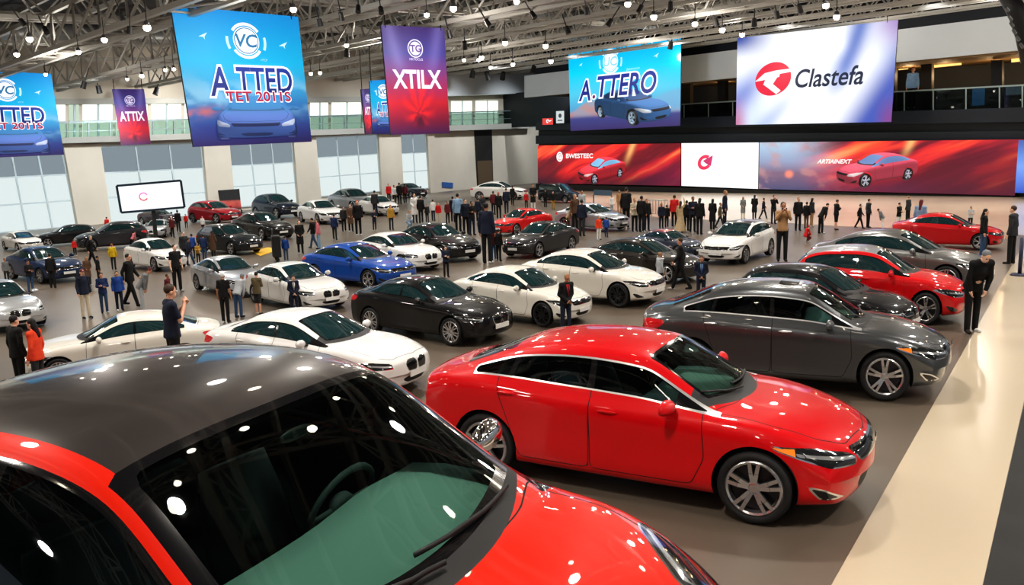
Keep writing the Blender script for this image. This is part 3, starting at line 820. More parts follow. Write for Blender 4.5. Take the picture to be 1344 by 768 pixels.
tag(rail, 'glass balustrade with thin metal rail along the bright window gallery', 'balustrade')
def under(parent, o): o.parent = parent; o.location = -np.array(parent.location); return o
bt2 = lambda x: bt(x) + 3.5
m = MB(); m.bar(lw(-90, bt2(-90) - 25, 1.1), lw(703, bt2(703) - 21, 1.1), .09, .09); m.bar(lw(-90, bt2(-90) - 13, 1.1), lw(703, bt2(703) - 11, 1.1), .05, .05); under(rail, m.build('top_rail', 'rail_metal', rail))
for x in range(-80, 704, 28):
    m = MB(); m.bar(lw(x, bt2(x), 1.1), lw(x, bt2(x) - 25 + (x + 90) * .005, 1.1), .07, .07); under(rail, m.build('post', 'rail_metal', rail))
under(rail, slab('glass_panel', [lw(-90, bt2(-90) - 24, 1.1), lw(703, bt2(703) - 20.5, 1.1), lw(703, bt2(703), 1.1), lw(-90, bt2(-90), 1.1)], LN, 0, .02, 'rail_glass', rail))
# pale bulkhead over the far end of the gallery
slab('trim_2', [lw(585, 97, 2.), lw(704, 96, 2.), lw(704, 122, 2.), lw(585, 126, 2.)], LN, -2, 0, 'fascia_grey', kind='structure')
slab('trim_3', [lw(-90, 131, .8), lw(585, 126, .8), lw(585, 133, .8), lw(-90, 138, .8)], LN, -.8, 0, 'ledge', kind='structure')

# ---- screen wall
e0, e1 = SW0 - SD * .6, SW1 + SD * 30
zt = lambda y, x: sw(x, y)[2]
up = lambda p, z: np.array([p[0], p[1], z])
z_nav = sw(1000, 152)[2]; 
def band(name, ytop, ybot, off0, off1, mat, x0=704, x1=1500):
    """ytop / ybot: (y at x=704, y at x=1344)"""
    f = lambda yy, x: yy[0] + (yy[1] - yy[0]) * (x - 704) / 640
    P = [sw(x0, f(ytop, x0)), sw(x1, f(ytop, x1)), sw(x1, f(ybot, x1)), sw(x0, f(ybot, x0))]
    return slab(name, P, SN, off0, off1, mat, kind='structure')
P = [sw(704, 160), sw(1500, 138.), up(sw(1500, 200), 0), up(sw(704, 200), 0)]
slab('wall_screen', P, SN, -.6, -.3, 'wall_dark', kind='structure')
band('trim_4', (160, 141), (171, 160), -.3, .1, 'wall_navy')
band('trim_5', (178, 172), (189, 184), -.3, .1, 'wall_navy')
band('trim_6', (98, 19), (127, 66), -.3, .2, 'fascia_grey', 690)
band('wall_clerestory', (20, -75), (98, 20), -1.2, -1., 'wall_dark', 690)
# recessed gallery behind the fascia
f = lambda yy, x: yy[0] + (yy[1] - yy[0]) * (x - 704) / 640
x0g = 560; P = [sw(x0g, f((110, 40), x0g)), sw(1500, f((110, 40), 1500)), sw(1500, f((165, 150), 1500)), sw(x0g, f((165, 150), x0g))]
slab('wall_gallery', P, SN, -7.2, -7, 'wall_dark', kind='structure')
Q = [sw(690, 163), sw(1500, 141), sw(1500, 141) - SN * 7, sw(690, 163) - SN * 7]
slab('floor_gallery', Q, (0, 0, 1), -.2, 0, 'wall_dark', kind='structure')
Q = [sw(690, 125), sw(1500, 56), sw(1500, 56) - SN * 7, sw(690, 125) - SN * 7]
slab('ceiling_gallery', Q, (0, 0, 1), 0, .2, pmat('gallery_ceiling', rgb(110, 84, 50), .7), kind='structure')
n = 1
for (a, b, c, d, off, mt) in ((1215, 84, 1262, 90, -4, 'warm_strip'), (1328, 76, 1350, 82, -4, 'warm_strip'), (920, 104, 965, 110, -5, 'warm_strip'), (1180, 88, 1192, 92, -5, 'warm_strip')):
    P = [sw(a, b, off), sw(c, b - (c - a) * .10, off), sw(c, d - (c - a) * .10, off), sw(a, d, off)]
    o = slab('ceiling_light', P, SN, 0, .1, mt); tag(o, 'warm strip light glowing in the dark gallery ceiling', 'light', 'warm gallery strip lights')
for i, (a, b) in enumerate(((1166, 1178), (1212, 1226), (1304, 1318), (897, 910), (946, 956))):
    P = [sw(a, 80, -3), sw(b, 79, -3), sw(b, 146, -3), sw(a, 147, -3)]
    slab('wall_column_%d' % (i + 1), P, SN, 0, .5, pmat('gallery_col%d' % i, rgb(60, 50, 40) if i % 2 else rgb(34, 32, 32), .7), kind='structure')
bal = empty('gallery_railing', sw(1250, 130)); tag(bal, 'dark glass railing with slim steel posts on the upper gallery beside the white screen', 'railing')
ry = lambda x: 121 - (x - 1165) * .052 if x > 1100 else 137 - (x - 895) * .06
fy = lambda x: 147 - (x - 1165) * .035 if x > 1100 else 156 - (x - 895) * .04
for (a, b) in ((895, 968), (1160, 1500)):
    m = MB(); m.bar(sw(a, ry(a)), sw(b, ry(b)), .1, .1); under(bal, m.build('top_rail', 'rail_metal', bal))
    under(bal, slab('glass_panel', [sw(a, ry(a)), sw(b, ry(b)), sw(b, fy(b)), sw(a, fy(a))], SN, 0, .02, glass_mat('rail_dark%d' % a, (.45, .55, .6), .8), bal))
for x in (898, 930, 962, 1187, 1225, 1268, 1312, 1342):
    m = MB(); m.bar(sw(x, ry(x)), sw(x, fy(x) + 2), .08, .08); under(bal, m.build('post', 'rail_metal', bal))
o = slab('display_counter', [sw(1320, 113, -1.5), sw(1360, 110, -1.5), sw(1360, 122, -1.5), sw(1320, 125, -1.5)], SN, -1, 0, pmat('counter_white', rgb(180, 186, 190), .5)); tag(o, 'pale counter standing behind the gallery railing', 'counter')
o = slab('information_board', [sw(1277, 117, -.8), sw(1293, 116, -.8), sw(1292, 138, -.8), sw(1276, 139, -.8)], SN, 0, .1, pmat('board_blue', rgb(92, 140, 176), .5, emit=rgb(92, 140, 176), estr=.3)); tag(o, 'pale blue board standing on the gallery beside the counter', 'board')

# ---- roof plane: eaves over the left wall, rising to the right
def plane3(a, b, c):
    nn = unit(np.cross(b - a, c - a)); return a, nn if nn[2] > 0 else -nn
RP, RN = plane3(lw(60, 126), sw(720, 90), sw(1344, 8))
roofz = lambda x, y: RP[2] - (RN[0] * (x - RP[0]) + RN[1] * (y - RP[1])) / RN[2]
def roof_at(px, py, dz=0.):
    return on_plane(px, py, RP + np.array([0, 0, dz]), RN)
ctr = [(-75, -25), (75, -25), (75, 130), (-75, 130)]
tag(mesh_obj('ceiling', [(x, y, roofz(x, y) + 3.6) for x, y in ctr], [(3, 2, 1, 0)], 'roof_deck', smooth=False), kind='structure')
tl = 'pale steel lattice truss spanning the hall under the dark roof'
def truss(p, q, depth, wdt, nseg, ch=.16):
    p, q = np.array(p, float), np.array(q, float)
    d = unit(q - p); s = unit(np.cross(d, (0, 0, 1)))
    r = empty('roof_truss', p); tag(r, tl, 'truss', 'steel roof trusses')
    A = [p + s * wdt / 2, p - s * wdt / 2]; B = [q + s * wdt / 2, q - s * wdt / 2]; up_ = np.array([0, 0, depth])
    for a, b in zip(A, B):
        m = MB(); m.bar(a, b, ch, ch); under(r, m.build('bottom_chord', 'truss_steel', r))
    m = MB(); m.bar(p + up_, q + up_, ch, ch); under(r, m.build('top_chord', 'truss_steel', r))
    m = MB()
    for i in range(nseg):
        t0, t1, tm = i / nseg, (i + 1) / nseg, (i + .5) / nseg
        c = p + (q - p) * tm + up_
        for a, b in zip(A, B):
            m.bar(a + (b - a) * t0, c, .07, .07); m.bar(c, a + (b - a) * t1, .07, .07)
        m.bar(A[0] + (B[0] - A[0]) * t0, A[1] + (B[1] - A[1]) * t0, .06, .06)
        m.bar(A[0] + (B[0] - A[0]) * t0, A[1] + (B[1] - A[1]) * t1, .05, .05)
    under(r, m.build('webbing', 'truss_steel', r))
    return r
base = LW0.copy()
zz = lambda p, dz=.3: np.array([p[0], p[1], roofz(p[0], p[1]) + dz])
SDx = -SD  # from the right towards the corner
for k in range(-3, 14):                                            # across the hall, parallel to the screen wall
    a = LW1 + SN * (2.5 + k * 6.2); a = a + SD * (0)
    # start on the left wall line
    t = np.dot(LW0 - a, LN) / np.dot(SD, LN); s0 = a + SD * (t + .4)
    truss(zz(s0), zz(s0 + SD * 62), 1.5, .9, 26)
for k in range(0, 9):                                              # along the hall, parallel to the left wall
    a = LW0 + LN * (4.5 + k * 7.2)
    t = np.dot(SW0 - a, SN) / np.dot(LD, SN); e = a + LD * (t - 1.)
    truss(zz(e - LD * 82, 1.7), zz(e, 1.7), 1.3, .8, 34, .14)
pl = 'thin grey roof purlin running over the trusses'
for k in range(0, 26):
    a = LW1 + SN * (1. + k * 3.1); t = np.dot(LW0 - a, LN) / np.dot(SD, LN); s0 = a + SD * (t + .4)
    m = MB(); m.bar(zz(s0, 3.1), zz(s0 + SD * 60, 3.1), .14, .22); o = m.build('roof_purlin', 'truss_steel'); tag(o, pl, 'purlin', 'roof purlins')
    bpy.context.view_layer.update()
# air ducts
for i, (k, wd) in enumerate(((9, .9), (23, 1.0), (38, .9))):
    a = LW0 + LN * k; t = np.dot(SW0 - a, SN) / np.dot(LD, SN); e = a + LD * (t - 3.)
    m = MB(); m.tube([zz(e - LD * 70, 2.6), zz(e, 2.6)], wd / 2, 14); o = m.build('air_duct', pmat('duct%d' % i, rgb(120, 122, 122), .45, metal=.3), None, True)
    tag(o, ['round grey air duct under the roof near the window wall', 'round grey air duct under the roof along the middle of the hall', 'round grey air duct under the roof on the side of the white screen'][i], 'duct')

# ---- hanging lamps
lamps = [(595, 12, 1.3), (678, 3, 1.1), (824, 6, 1.2), (858, 23, 1.2), (912, 32, 1.1), (948, 40, 1.1), (974, 46, 1.), (663, 57, 1.), (716, 61, 1.), (723, 81, .9), (632, 76, .9), (644, 89, .7), (673, 85, .8), (609, 79, .7),
         (193, 37, 1.4), (137, 53, 1.1), (39, 52, 1.2), (22, 72, 1.), (103, 69, .9), (186, 100, .8), (167, 104, .6), (217, 92, .7), (228, 91, .7), (385, 13, 1.2), (408, 97, .7), (420, 96, .7), (455, 60, .8), (1084, 8, 1.2), (1098, 23, 1.2), (628, 79, .7), (60, 98, .7), (560, 20, 1.)]
LAMP_POS = []
def make_lamp():
    r = empty('hanging_spotlight')
    m = MB(); m.tube([(0, 0, .0), (0, 0, 1.5)], .03, 6); m.build('stem', 'fixture_black', r)
    m = MB(); m.lathe([(.06, .40), (.13, .34), (.17, .12), (.14, .08)], 16, 'z'); m.build('housing', 'fixture_grey', r, True)
    m = MB(); m.sphere((0, 0, .03), (.19, .19, .19), 14, 8); m.build('bulb', 'lamp_glow', r, True)
    return r
lp = make_lamp(); index_kids()
for i, (x, y, s) in enumerate(lamps):
    o = lp if i == 0 else copy_tree(lp)
    p = roof_at(x, y, -.5); s *= .78 * p[1] / 50; o.location = p; o.scale = (s, s, s)
    tag(o, 'black spotlight with a glowing warm lens hanging from the roof trusses', 'spotlight', 'glowing spotlights under the roof'); LAMP_POS.append(p)
# overhead rows above the nearer part of the hall
for ix in range(-3, 4):
    for iy in range(0, 5):
        x, y = ix * 7.5 - 2 + (iy % 2) * 3, -6 + iy * 8.5
        if y > 1 and project(np.array([x, y, roofz(x, y) - .2]))[0, 1] > -30: continue
        o = copy_tree(lp)
        o.location = (x, y, roofz(x, y) - .2); o.scale = (.8, .8, .7)
        tag(o, 'black spotlight with a glowing warm lens hanging from the roof trusses', 'spotlight', 'glowing spotlights under the roof'); LAMP_POS.append(np.array(o.location))
# a short run of lamps over the big crossover
for x, y in [(-1.06, 6.40), (-.33, 7.88), (1.06, 11.04), (3.26, 14.55), (1.22, 8.96), (-.71, 5.15), (-.57, 4.30)]:
    o = copy_tree(lp); o.location = (x, y, roofz(x, y) - .25); o.scale = (.62, .62, .55)
    tag(o, 'black spotlight with a glowing warm lens hanging from the roof trusses', 'spotlight', 'glowing spotlights under the roof')
# dark unlit fixtures
dk = empty('stage_lamp'); m = MB(); m.tube([(0, 0, -.25), (0, 0, .3)], [.2, .16], 10); m.build('lamp_can', 'fixture_black', dk); m = MB(); m.bar((0, 0, .2), (0, 0, 1.3), .06); m.build('bracket', 'fixture_black', dk)
index_kids()
rr = random.Random(3)
first = True
for (x, y) in [(160, 22), (170, 40), (60, 40), (30, 30), (250, 95), (110, 112), (420, 30), (448, 22), (470, 12), (455, 70), (500, 14), (590, 45), (610, 60), (640, 30), (700, 92), (620, 98), (640, 100), (660, 100), (690, 108), (700, 20), (745, 40), (770, 15), (800, 30), (880, 60), (905, 78), (928, 76), (940, 30), (990, 30), (840, 12), (880, 8), (1020, 20), (1050, 12), (205, 120), (130, 118), (430, 116), (280, 100)]:
    o = dk if first else copy_tree(dk); first = False
    o.location = roof_at(x, y, -.2); o.scale = (o.location.y / 62,) * 3; o.rotation_euler = (rr.uniform(-.5, .5), rr.uniform(-.5, .5), rr.uniform(0, 6))
    tag(o, 'small black unlit stage lamp clamped under a roof truss', 'stage lamp', 'unlit lamps on the trusses')
# lamp rig at the edge of the view by the white screen
for i, (x, y) in enumerate([(1322, 12), (1326, 24), (1328, 32.5), (1331.5, 42), (1336, 50.5), (1341, 60)]):
    o = empty('rig_spotlight', at_depth(x, y, 34.)); o.rotation_euler = (R(20), R(-50), 0)
    m = MB(); m.tube([(0, 0, -.10), (0, 0, .12)], [.065, .055], 12); m.build('lamp_can', pmat('rig_grey%d' % i, rgb(120, 124, 128), .4, metal=.5), o)
    m = MB(); m.lathe([(0, -.115), (.055, -.11)], 12, 'z'); m.build('lens', 'blind_hi', o)
    tag(o, 'grey spotlight in the curved row on the dark lighting rig', 'spotlight', 'spotlights on the dark rig')
m = MB(); m.tube([at_depth(1320, -12, 34.4), at_depth(1336, 18, 34.4), at_depth(1345, 45, 34.4), at_depth(1352, 80, 34.4)], .35, 8); o = m.build('lighting_rig', 'fixture_black', None, True); tag(o, 'dark curved lighting rig hanging at the top corner near the gallery', 'lighting rig')

for x in (905, 950, 1192, 1240, 1300, 1338):
    l = bpy.data.lights.new('gallery_lamp', 'POINT'); l.energy = 90; l.color = (1, .70, .38); l.shadow_soft_size = .15
    o = bpy.data.objects.new('gallery_lamp', l); C.objects.link(o); o.location = sw(x, 112 if x < 1100 else 98, -3.5)
# small things on the floor at the back
def stand_board(name, px, Z0, col, label, cat):
    g_ = ground(*Z0); q = vq_(px, g_[1]); r = slab(name, q, (0, -1, 0), 0, .06, pmat(name + '_face', rgb(*col), .5)); tag(r, label, cat)
    k = MB()
    for p in (q[2], q[3]): k.bar(p, (p[0], p[1], .02), .06)
    k.box((*(.5 * (q[2] + q[3]))[:2], .03), (abs(q[2][0] - q[3][0]), .5, .04)); k.build('stand', 'fixture_black', r)
vq_ = lambda px, Z: [on_plane(x, y, (0, Z, 0), (0, 1, 0)) for x, y in px]
stand_board('information_board', [(779, 249), (803, 250), (803, 257), (779, 256)], (790, 273), (70, 92, 112), 'dark blue low board on a stand behind the silver saloon', 'board')
slab('wall_sign', [lw(580, 239, .02), lw(594, 240, .02), lw(594, 247, .02), lw(580, 246, .02)], LN, 0, .06, pmat('sign_blue', rgb(52, 96, 160), .5)); tag(bpy.data.objects['wall_sign'], 'small blue sign on the beige wall beside the dark doorway', 'sign')
g_ = ground(364, 343); m = MB(); m.box((0, 0, .62), (.34, .62, .92)); tc_ = m.build('case_body', 'fixture_black', None, False, .05); r = empty('trolley_case', (g_[0], g_[1], .014), R(20), .9); tc_.parent = r; KIDS.setdefault(r.name, []).append(tc_)
m = MB(); m.bar((-.12, -.2, 1.05), (-.12, -.2, 1.35), .03); m.bar((-.12, .2, 1.05), (-.12, .2, 1.35), .03); m.bar((-.12, -.2, 1.35), (-.12, .2, 1.35), .03); m.build('case_handle', 'fixture_grey', r)
for y in (-.24, .24):
    m = MB(); m.lathe([(0, -.05), (.08, -.05), (.08, .05), (0, .05)], 14, 'y', (0, y, .08)); m.build('caster', 'rubber', r)
tag(r, 'tall black trolley case beside the person in the blue jacket', 'trolley case')
g_ = ground(1338, 362); r = empty('barrier_post', (g_[0], g_[1], .012)); m = MB(); m.tube([(0, 0, .05), (0, 0, 1.05)], .05, 12); m.build('post', pmat('post_navy', rgb(40, 44, 70), .4), r, True)
m = MB(); m.lathe([(0, .06), (.20, .05), (.24, .0), (0, 0)], 20, 'z'); m.build('base', 'post_navy', r, True); tag(r, 'dark navy barrier post on the cream aisle at the picture edge', 'barrier post')
for i, x in enumerate((853, 861)):
    g_ = ground(x, 287); r = empty('crowd_barrier', (g_[0], g_[1], .012), R(-35)); m = MB()
    m.tube([(-.7, 0, .05), (-.7, 0, 1.), (.7, 0, 1.), (.7, 0, .05)], .03, 8); m.build('barrier_frame', 'rail_metal', r, True)
    m = MB()
    for k in range(1, 8): m.bar((-.7 + k * .175, 0, .25), (-.7 + k * .175, 0, 1.), .02)
    m.bar((-.7, 0, .25), (.7, 0, .25), .02); m.build('barrier_bars', 'rail_metal', r)
    for s_ in (-.6, .6):
        m = MB(); m.bar((s_, -.25, .03), (s_, .25, .03), .05); m.build('foot', 'rail_metal', r)
    tag(r, 'grey metal crowd barrier behind the visitors below the red panel', 'barrier', 'crowd barriers')
# ================================================================ banners, screens and their artwork
def attr_mat(name, emit, base=1., rough=.5):
    m, nt, out = _new(name); b = N(nt, 'ShaderNodeBsdfPrincipled'); at = N(nt, 'ShaderNodeVertexColor', layer_name='Col')
    nt.links.new(at.outputs['Color'], b.inputs['Emission Color']); b.inputs['Emission Strength'].default_value = emit
    mx = N(nt, 'ShaderNodeMix', data_type='RGBA', blend_type='MULTIPLY'); mx.inputs[0].default_value = 1; mx.inputs[7].default_value = (base, base, base, 1)
    nt.links.new(at.outputs['Color'], mx.inputs[6]); nt.links.new(mx.outputs[2], b.inputs['Base Color']); b.inputs['Roughness'].default_value = rough
    nt.links.new(b.outputs[0], out.inputs[0]); return m
attr_mat('print', .62, .6, .55); attr_mat('led', 1.0, .05, .3)
pmat('banner_back', (.05, .06, .09), .7)
def vnoise(x, y, seed=0):
    rs = np.random.RandomState(seed); g = rs.rand(64, 64)
    xi, yi = np.floor(x).astype(int), np.floor(y).astype(int); fx, fy = x - xi, y - yi
    fx = fx * fx * (3 - 2 * fx); fy = fy * fy * (3 - 2 * fy); w = lambda a, b: g[a % 64, b % 64]
    return (w(xi, yi) * (1 - fx) + w(xi + 1, yi) * fx) * (1 - fy) + (w(xi, yi + 1) * (1 - fx) + w(xi + 1, yi + 1) * fx) * fy
def fbm(x, y, seed=0, o=4): return sum(vnoise(x * 2 ** k, y * 2 ** k, seed + k) / 2 ** (k + 1) for k in range(o))
def mixc(a, b, t): t = np.clip(t, 0, 1)[..., None]; return np.asarray(a) * (1 - t) + np.asarray(b) * t
def sm(a, b, x): t = np.clip((x - a) / (b - a), 0, 1); return t * t * (3 - 2 * t)
def ramp(v, stops):
    xs = [s[0] for s in stops]; cs = np.array([s[1] for s in stops]); return np.stack([np.interp(v, xs, cs[:, k]) for k in range(3)], -1)

class Board:
    """a flat board TL TR BR BL with artwork in height units (x to the aspect, y 0 bottom .. 1 top)"""
    def __init__(s, name, quad, mat, label, cat, thick=.08, group=None, frame='banner_back'):
        s.q = [np.array(p, float) for p in quad]; s.mat = mat
        a = s.q[1] - s.q[0]; b = s.q[3] - s.q[0]; s.n = unit(np.cross(b, a))
        if np.dot(s.n, EYEV - s.q[0]) < 0: s.n = -s.n
        s.asp = .5 * (np.linalg.norm(s.q[1] - s.q[0]) + np.linalg.norm(s.q[2] - s.q[3])) / (.5 * (np.linalg.norm(s.q[3] - s.q[0]) + np.linalg.norm(s.q[2] - s.q[1])))
        s.root = slab(name, s.q, s.n, -thick, 0, frame); tag(s.root, label, cat, group)
        s.step = max(.012, .0012 * np.linalg.norm(s.q[1] - s.q[0])); s.parts = {}
    def P(s, x, y, k):
        u = x / s.asp; p = (s.q[3] * (1 - u) + s.q[2] * u) * (1 - y) + (s.q[0] * (1 - u) + s.q[1] * u) * y
        return p + s.n * s.step * k
    def add(s, part, xy, faces, cols, layer):
        d = s.parts.setdefault(part, ([], [], [])); b = len(d[0])
        lay = layer if hasattr(layer, '__len__') else [layer] * len(xy)
        d[0].extend(s.P(x, y, l) for (x, y), l in zip(xy, lay)); d[1].extend(tuple(b + i for i in f) for f in faces)
        d[2].extend([cols] * len(xy) if not hasattr(cols[0], '__len__') else cols)
    def ground(s, fn, nx=60, ny=60, part='picture'):
        X, Y = np.meshgrid(np.linspace(0, s.asp, nx + 1), np.linspace(0, 1, ny + 1), indexing='ij')
        c = fn(X / s.asp, Y).reshape(-1, 3)
        F = [(i * (ny + 1) + j, (i + 1) * (ny + 1) + j, (i + 1) * (ny + 1) + j + 1, i * (ny + 1) + j + 1) for i in range(nx) for j in range(ny)]
        s.add(part, list(zip(X.ravel(), Y.ravel())), F, [tuple(k) for k in c], 1)
    def poly(s, part, pts, col, layer=2): s.add(part, pts, [tuple(range(len(pts)))], col, layer)
    def ring(s, part, cx, cy, r0, r1, col, layer=2, a0=0, a1=360, sx=1., n=40, shear=0):
        A = np.radians(np.linspace(a0, a1, n + 1)); pts = []; F = []
        for a in A:
            for r in (r0, r1): pts.append((cx + sx * r * math.cos(a) + shear * r * math.sin(a), cy + r * math.sin(a)))
        F = [(2 * i, 2 * i + 1, 2 * i + 3, 2 * i + 2) for i in range(n)]
        s.add(part, pts, F, col, layer)
    def text(s, part, txt, cx, cy, h, col, layer=3, shear=0., bold=0., width=None, grad=None, spacing=1.):
        cu = bpy.data.curves.new('t', 'FONT'); cu.body = txt; cu.size = 1; cu.shear = shear; cu.offset = bold; cu.space_character = spacing; cu.resolution_u = 4
        o = bpy.data.objects.new('t', cu); C.objects.link(o); bpy.context.view_layer.update()
        me = bpy.data.meshes.new_from_object(o.evaluated_get(bpy.context.evaluated_depsgraph_get()))
        v = np.array([p.co[:2] for p in me.vertices]); F = [tuple(p.vertices) for p in me.polygons]
        bpy.data.objects.remove(o); bpy.data.curves.remove(cu); bpy.data.meshes.remove(me)
        lo, hi = v.min(0), v.max(0); k = h / (hi[1] - lo[1]); kx = k if width is None else width / (hi[0] - lo[0])
        w = (v - (lo + hi) / 2) * [kx, k]; xy = [(cx + a, cy + b) for a, b in w]
        cols = col if grad is None else [tuple(np.array(col) * (1 - t) + np.array(grad) * t) for t in np.clip(w[:, 1] / h + .5, 0, 1)]
        s.add(part, xy, F, cols, layer)
    def car(s, part, kind, az, el, cx, cy, width, cols, layer=2, dist=11., fade=None, ky=1.):
        v, F, c, dep = car_picture(kind, az, el, dist, cols)
        lo, hi = v.min(0), v.max(0); k = width / (hi[0] - lo[0]); w = (v - (lo + hi) / 2) * k * [1, ky]
        if fade is not None: c = [tuple(fade(a, b, np.array(q))) for (a, b), q in zip(w, c)]
        dd = (dep - dep.min()) / (dep.max() - dep.min() + 1e-9)
        s.add(part, [(cx + a, cy + b) for a, b in w], F, c, list(layer + 3 * (1 - dd)))
    def done(s):
        for nm, (v, f, c) in s.parts.items():
            o = mesh_obj(nm, v, f, s.mat, s.root, False)
            at = o.data.color_attributes.new('Col', 'FLOAT_COLOR', 'POINT')
            at.data.foreach_set('color', np.array([(*q, 1) for q in c], dtype=np.float32).ravel())
        return s.root
_PIC = {}
def car_picture(kind, az, el, dist, cols):
    """a drawn car: visible faces of a car body seen from one side, shaded like a painting"""
    key = kind
    if key not in _PIC:
        r = make_car(kind, 1, name='sketch'); bpy.context.view_layer.update(); index_kids()
        L = []
        def walk(o):
            for ch in KIDS.get(o.name, []):
                if ch.type == 'MESH':
                    mw = ch.matrix_world; me = ch.data; vv = np.array([mw @ p.co for p in me.vertices]); nn = np.array([(mw.to_3x3() @ n.vector) for n in me.vertex_normals])
                    L.append((ch.name.split('.')[0], vv, nn, [tuple(p.vertices) for p in me.polygons]))
                walk(ch)
        walk(r)
        def kill(o):
            for ch in KIDS.get(o.name, []): kill(ch)
            bpy.data.objects.remove(o)
        kill(r); index_kids(); _PIC[key] = L
    a, e = R(az), R(el); eye = np.array([math.cos(a) * math.cos(e), math.sin(a) * math.cos(e), math.sin(e)]) * dist + [0, 0, .7]
    f = unit(np.array([0, 0, .7]) - eye); rt = unit(np.cross(f, (0, 0, 1))); u = np.cross(rt, f); li = unit(np.array([.3, 0, 1.]) + .5 * rt)
    V, F, Cc, D = [], [], [], []
    for nm, vv, nn, ff in _PIC[key]:
        if nm in ('wheel_well', 'underbody', 'shut_lines', 'brake_disc', 'mirror_stalk'): base = (.005, .004, .008)
        elif 'wheel' == nm: base = cols.get('tyre', (.01, .01, .015))
        elif nm in ('rim',): base = cols.get('rim', (.6, .65, .75))
        elif nm in ('windscreen', 'front_window', 'rear_window', 'quarter_window', 'rear_screen', 'front_corner_window', 'windscreen_border', 'window_trim', 'door_pillar'): base = cols.get('glass', (.05, .07, .15))
        elif nm in ('grille', 'lower_intake', 'fog_lamp', 'cowl', 'intake'): base = (.02, .015, .03)
        elif nm in ('headlight', 'daylight_strip', 'lamp_rim'): base = cols.get('lamp', (.8, .85, .95))
        elif nm == 'number_plate': continue
        else: base = cols['body']
        d = vv - eye; w = d @ f; p2 = np.stack([d @ rt / w, d @ u / w], 1)
        lam = .30 + .8 * np.clip(nn @ li, 0, 1) ** 1.2 + .25 * np.clip(nn[:, 2], 0, 1) ** 6; ok = []
        fc = np.array([vv[list(q)].mean(0) for q in ff]); 
        for q, cpt in zip(ff, fc):
            A = vv[list(q)]; n = np.cross(A[1] - A[0], A[2] - A[0])
            if np.dot(nn[list(q)].mean(0), cpt - eye) < 0: ok.append(q)
        b = len(V); V.extend(p2); D.extend(w); F.extend(tuple(b + i for i in q) for q in ok)
        hi = np.array(cols.get('hi', (1, 1, 1)))
        Cc.extend(tuple(np.array(base) * l * .9 + hi * .10 * max(0, l - .75)) for l in lam)
    return np.array(V), F, Cc, np.array(D)

# ---- artwork recipes ------------------------------------------------------------
WHITE = (.92, .95, 1.)
def bird(b, cx, cy, r): b.poly('bird_marks', [(cx - r, cy - r * .1), (cx + r, cy + r * .8), (cx + .3 * r, cy - .1 * r), (cx + .35 * r, cy - .7 * r), (cx, cy - .15 * r)], (.55, .85, .95), 2)
def emblem(b, cx, cy, r, letters, col=WHITE, ink=(.02, .18, .38)):
    b.ring('emblem', cx, cy, 0, r, col, 2); b.ring('emblem', cx, cy, r * .86, r * .93, ink, 3)
    b.ring('emblem', cx, cy, r * 1.08, r * 1.28, col, 2, 35, 145); b.ring('emblem', cx, cy, r * 1.08, r * 1.28, col, 2, 215, 325)
    b.ring('emblem', cx, cy, r * 1.35, r * 1.55, (.5, .8, .95), 2, -25, 12); b.ring('emblem', cx, cy, r * 1.35, r * 1.55, (.5, .8, .95), 2, 170, 205)
    b.text('emblem', letters, cx, cy, r * .95, ink, 4, .15, .02)
def blue_ground(u, v):
    c = ramp(v, [(0, rgb(44, 34, 92)), (.14, rgb(44, 62, 136)), (.30, rgb(52, 120, 186)), (.45, rgb(60, 165, 215)), (.62, rgb(0, 176, 226)), (1, rgb(0, 138, 212))])
    cl = fbm(u * 4, v * 9 + u * 2, 3); m = sm(.42, .62, cl) * np.exp(-((v - .36) / .12) ** 2); c = mixc(c, rgb(150, 205, 232), m * .7)
    o = np.exp(-((v - .24 - .10 * u) / .035) ** 2) * sm(.35, .05, u) * sm(.3, .6, fbm(u * 6, v * 14, 9) + .15)
    return mixc(c, rgb(214, 110, 84), o * .9)
def atted(name, quad, label, second='TET 2011S'):
    b = Board(name, quad, 'print', label, 'banner', group=None); a = b.asp; b.ground(blue_ground)
    emblem(b, a * .535, .785, .105, 'VC'); bird(b, a * .20, .80, .035); bird(b, a * .84, .765, .038)
    b.text('small_lettering', 'VPCP', a * .66, .645, .018, (.4, .75, .95), 3)
    for k, (c, w, g) in enumerate(((WHITE, .075, None), (rgb(22, 40, 120), .016, rgb(30, 62, 160)))):
        b.text('headline', 'A', a * .265, .475, .215 + .035 * (1 - k), c, 7 + k, .12, w, a * (.155 + .03 * (1 - k)), g)
        b.text('headline', 'TTED', a * .64, .49, .19 + .035 * (1 - k), c, 7 + k, .06, w, a * (.46 + .03 * (1 - k)), g)
        b.text('second_line', second, a * .57, .365, .075 + .02 * (1 - k), WHITE if k == 0 else rgb(178, 24, 72), 9 + k, 0, .045 if k == 0 else .02, a * (.54 + .015 * (1 - k)))
    b.car('car_picture', 'sedan', 2, 7, a * .55, .205, a * .74, dict(body=rgb(88, 122, 196), glass=rgb(70, 126, 190), lamp=rgb(214, 226, 246), tyre=rgb(30, 34, 84)), 2, 9.,
          lambda x, y, c: mixc(c * .85 + np.array(rgb(50, 84, 165)) * .25, np.array(rgb(70, 150, 206)), sm(-.01, .13, np.array(y)) * .85), .58)
    return b.done()
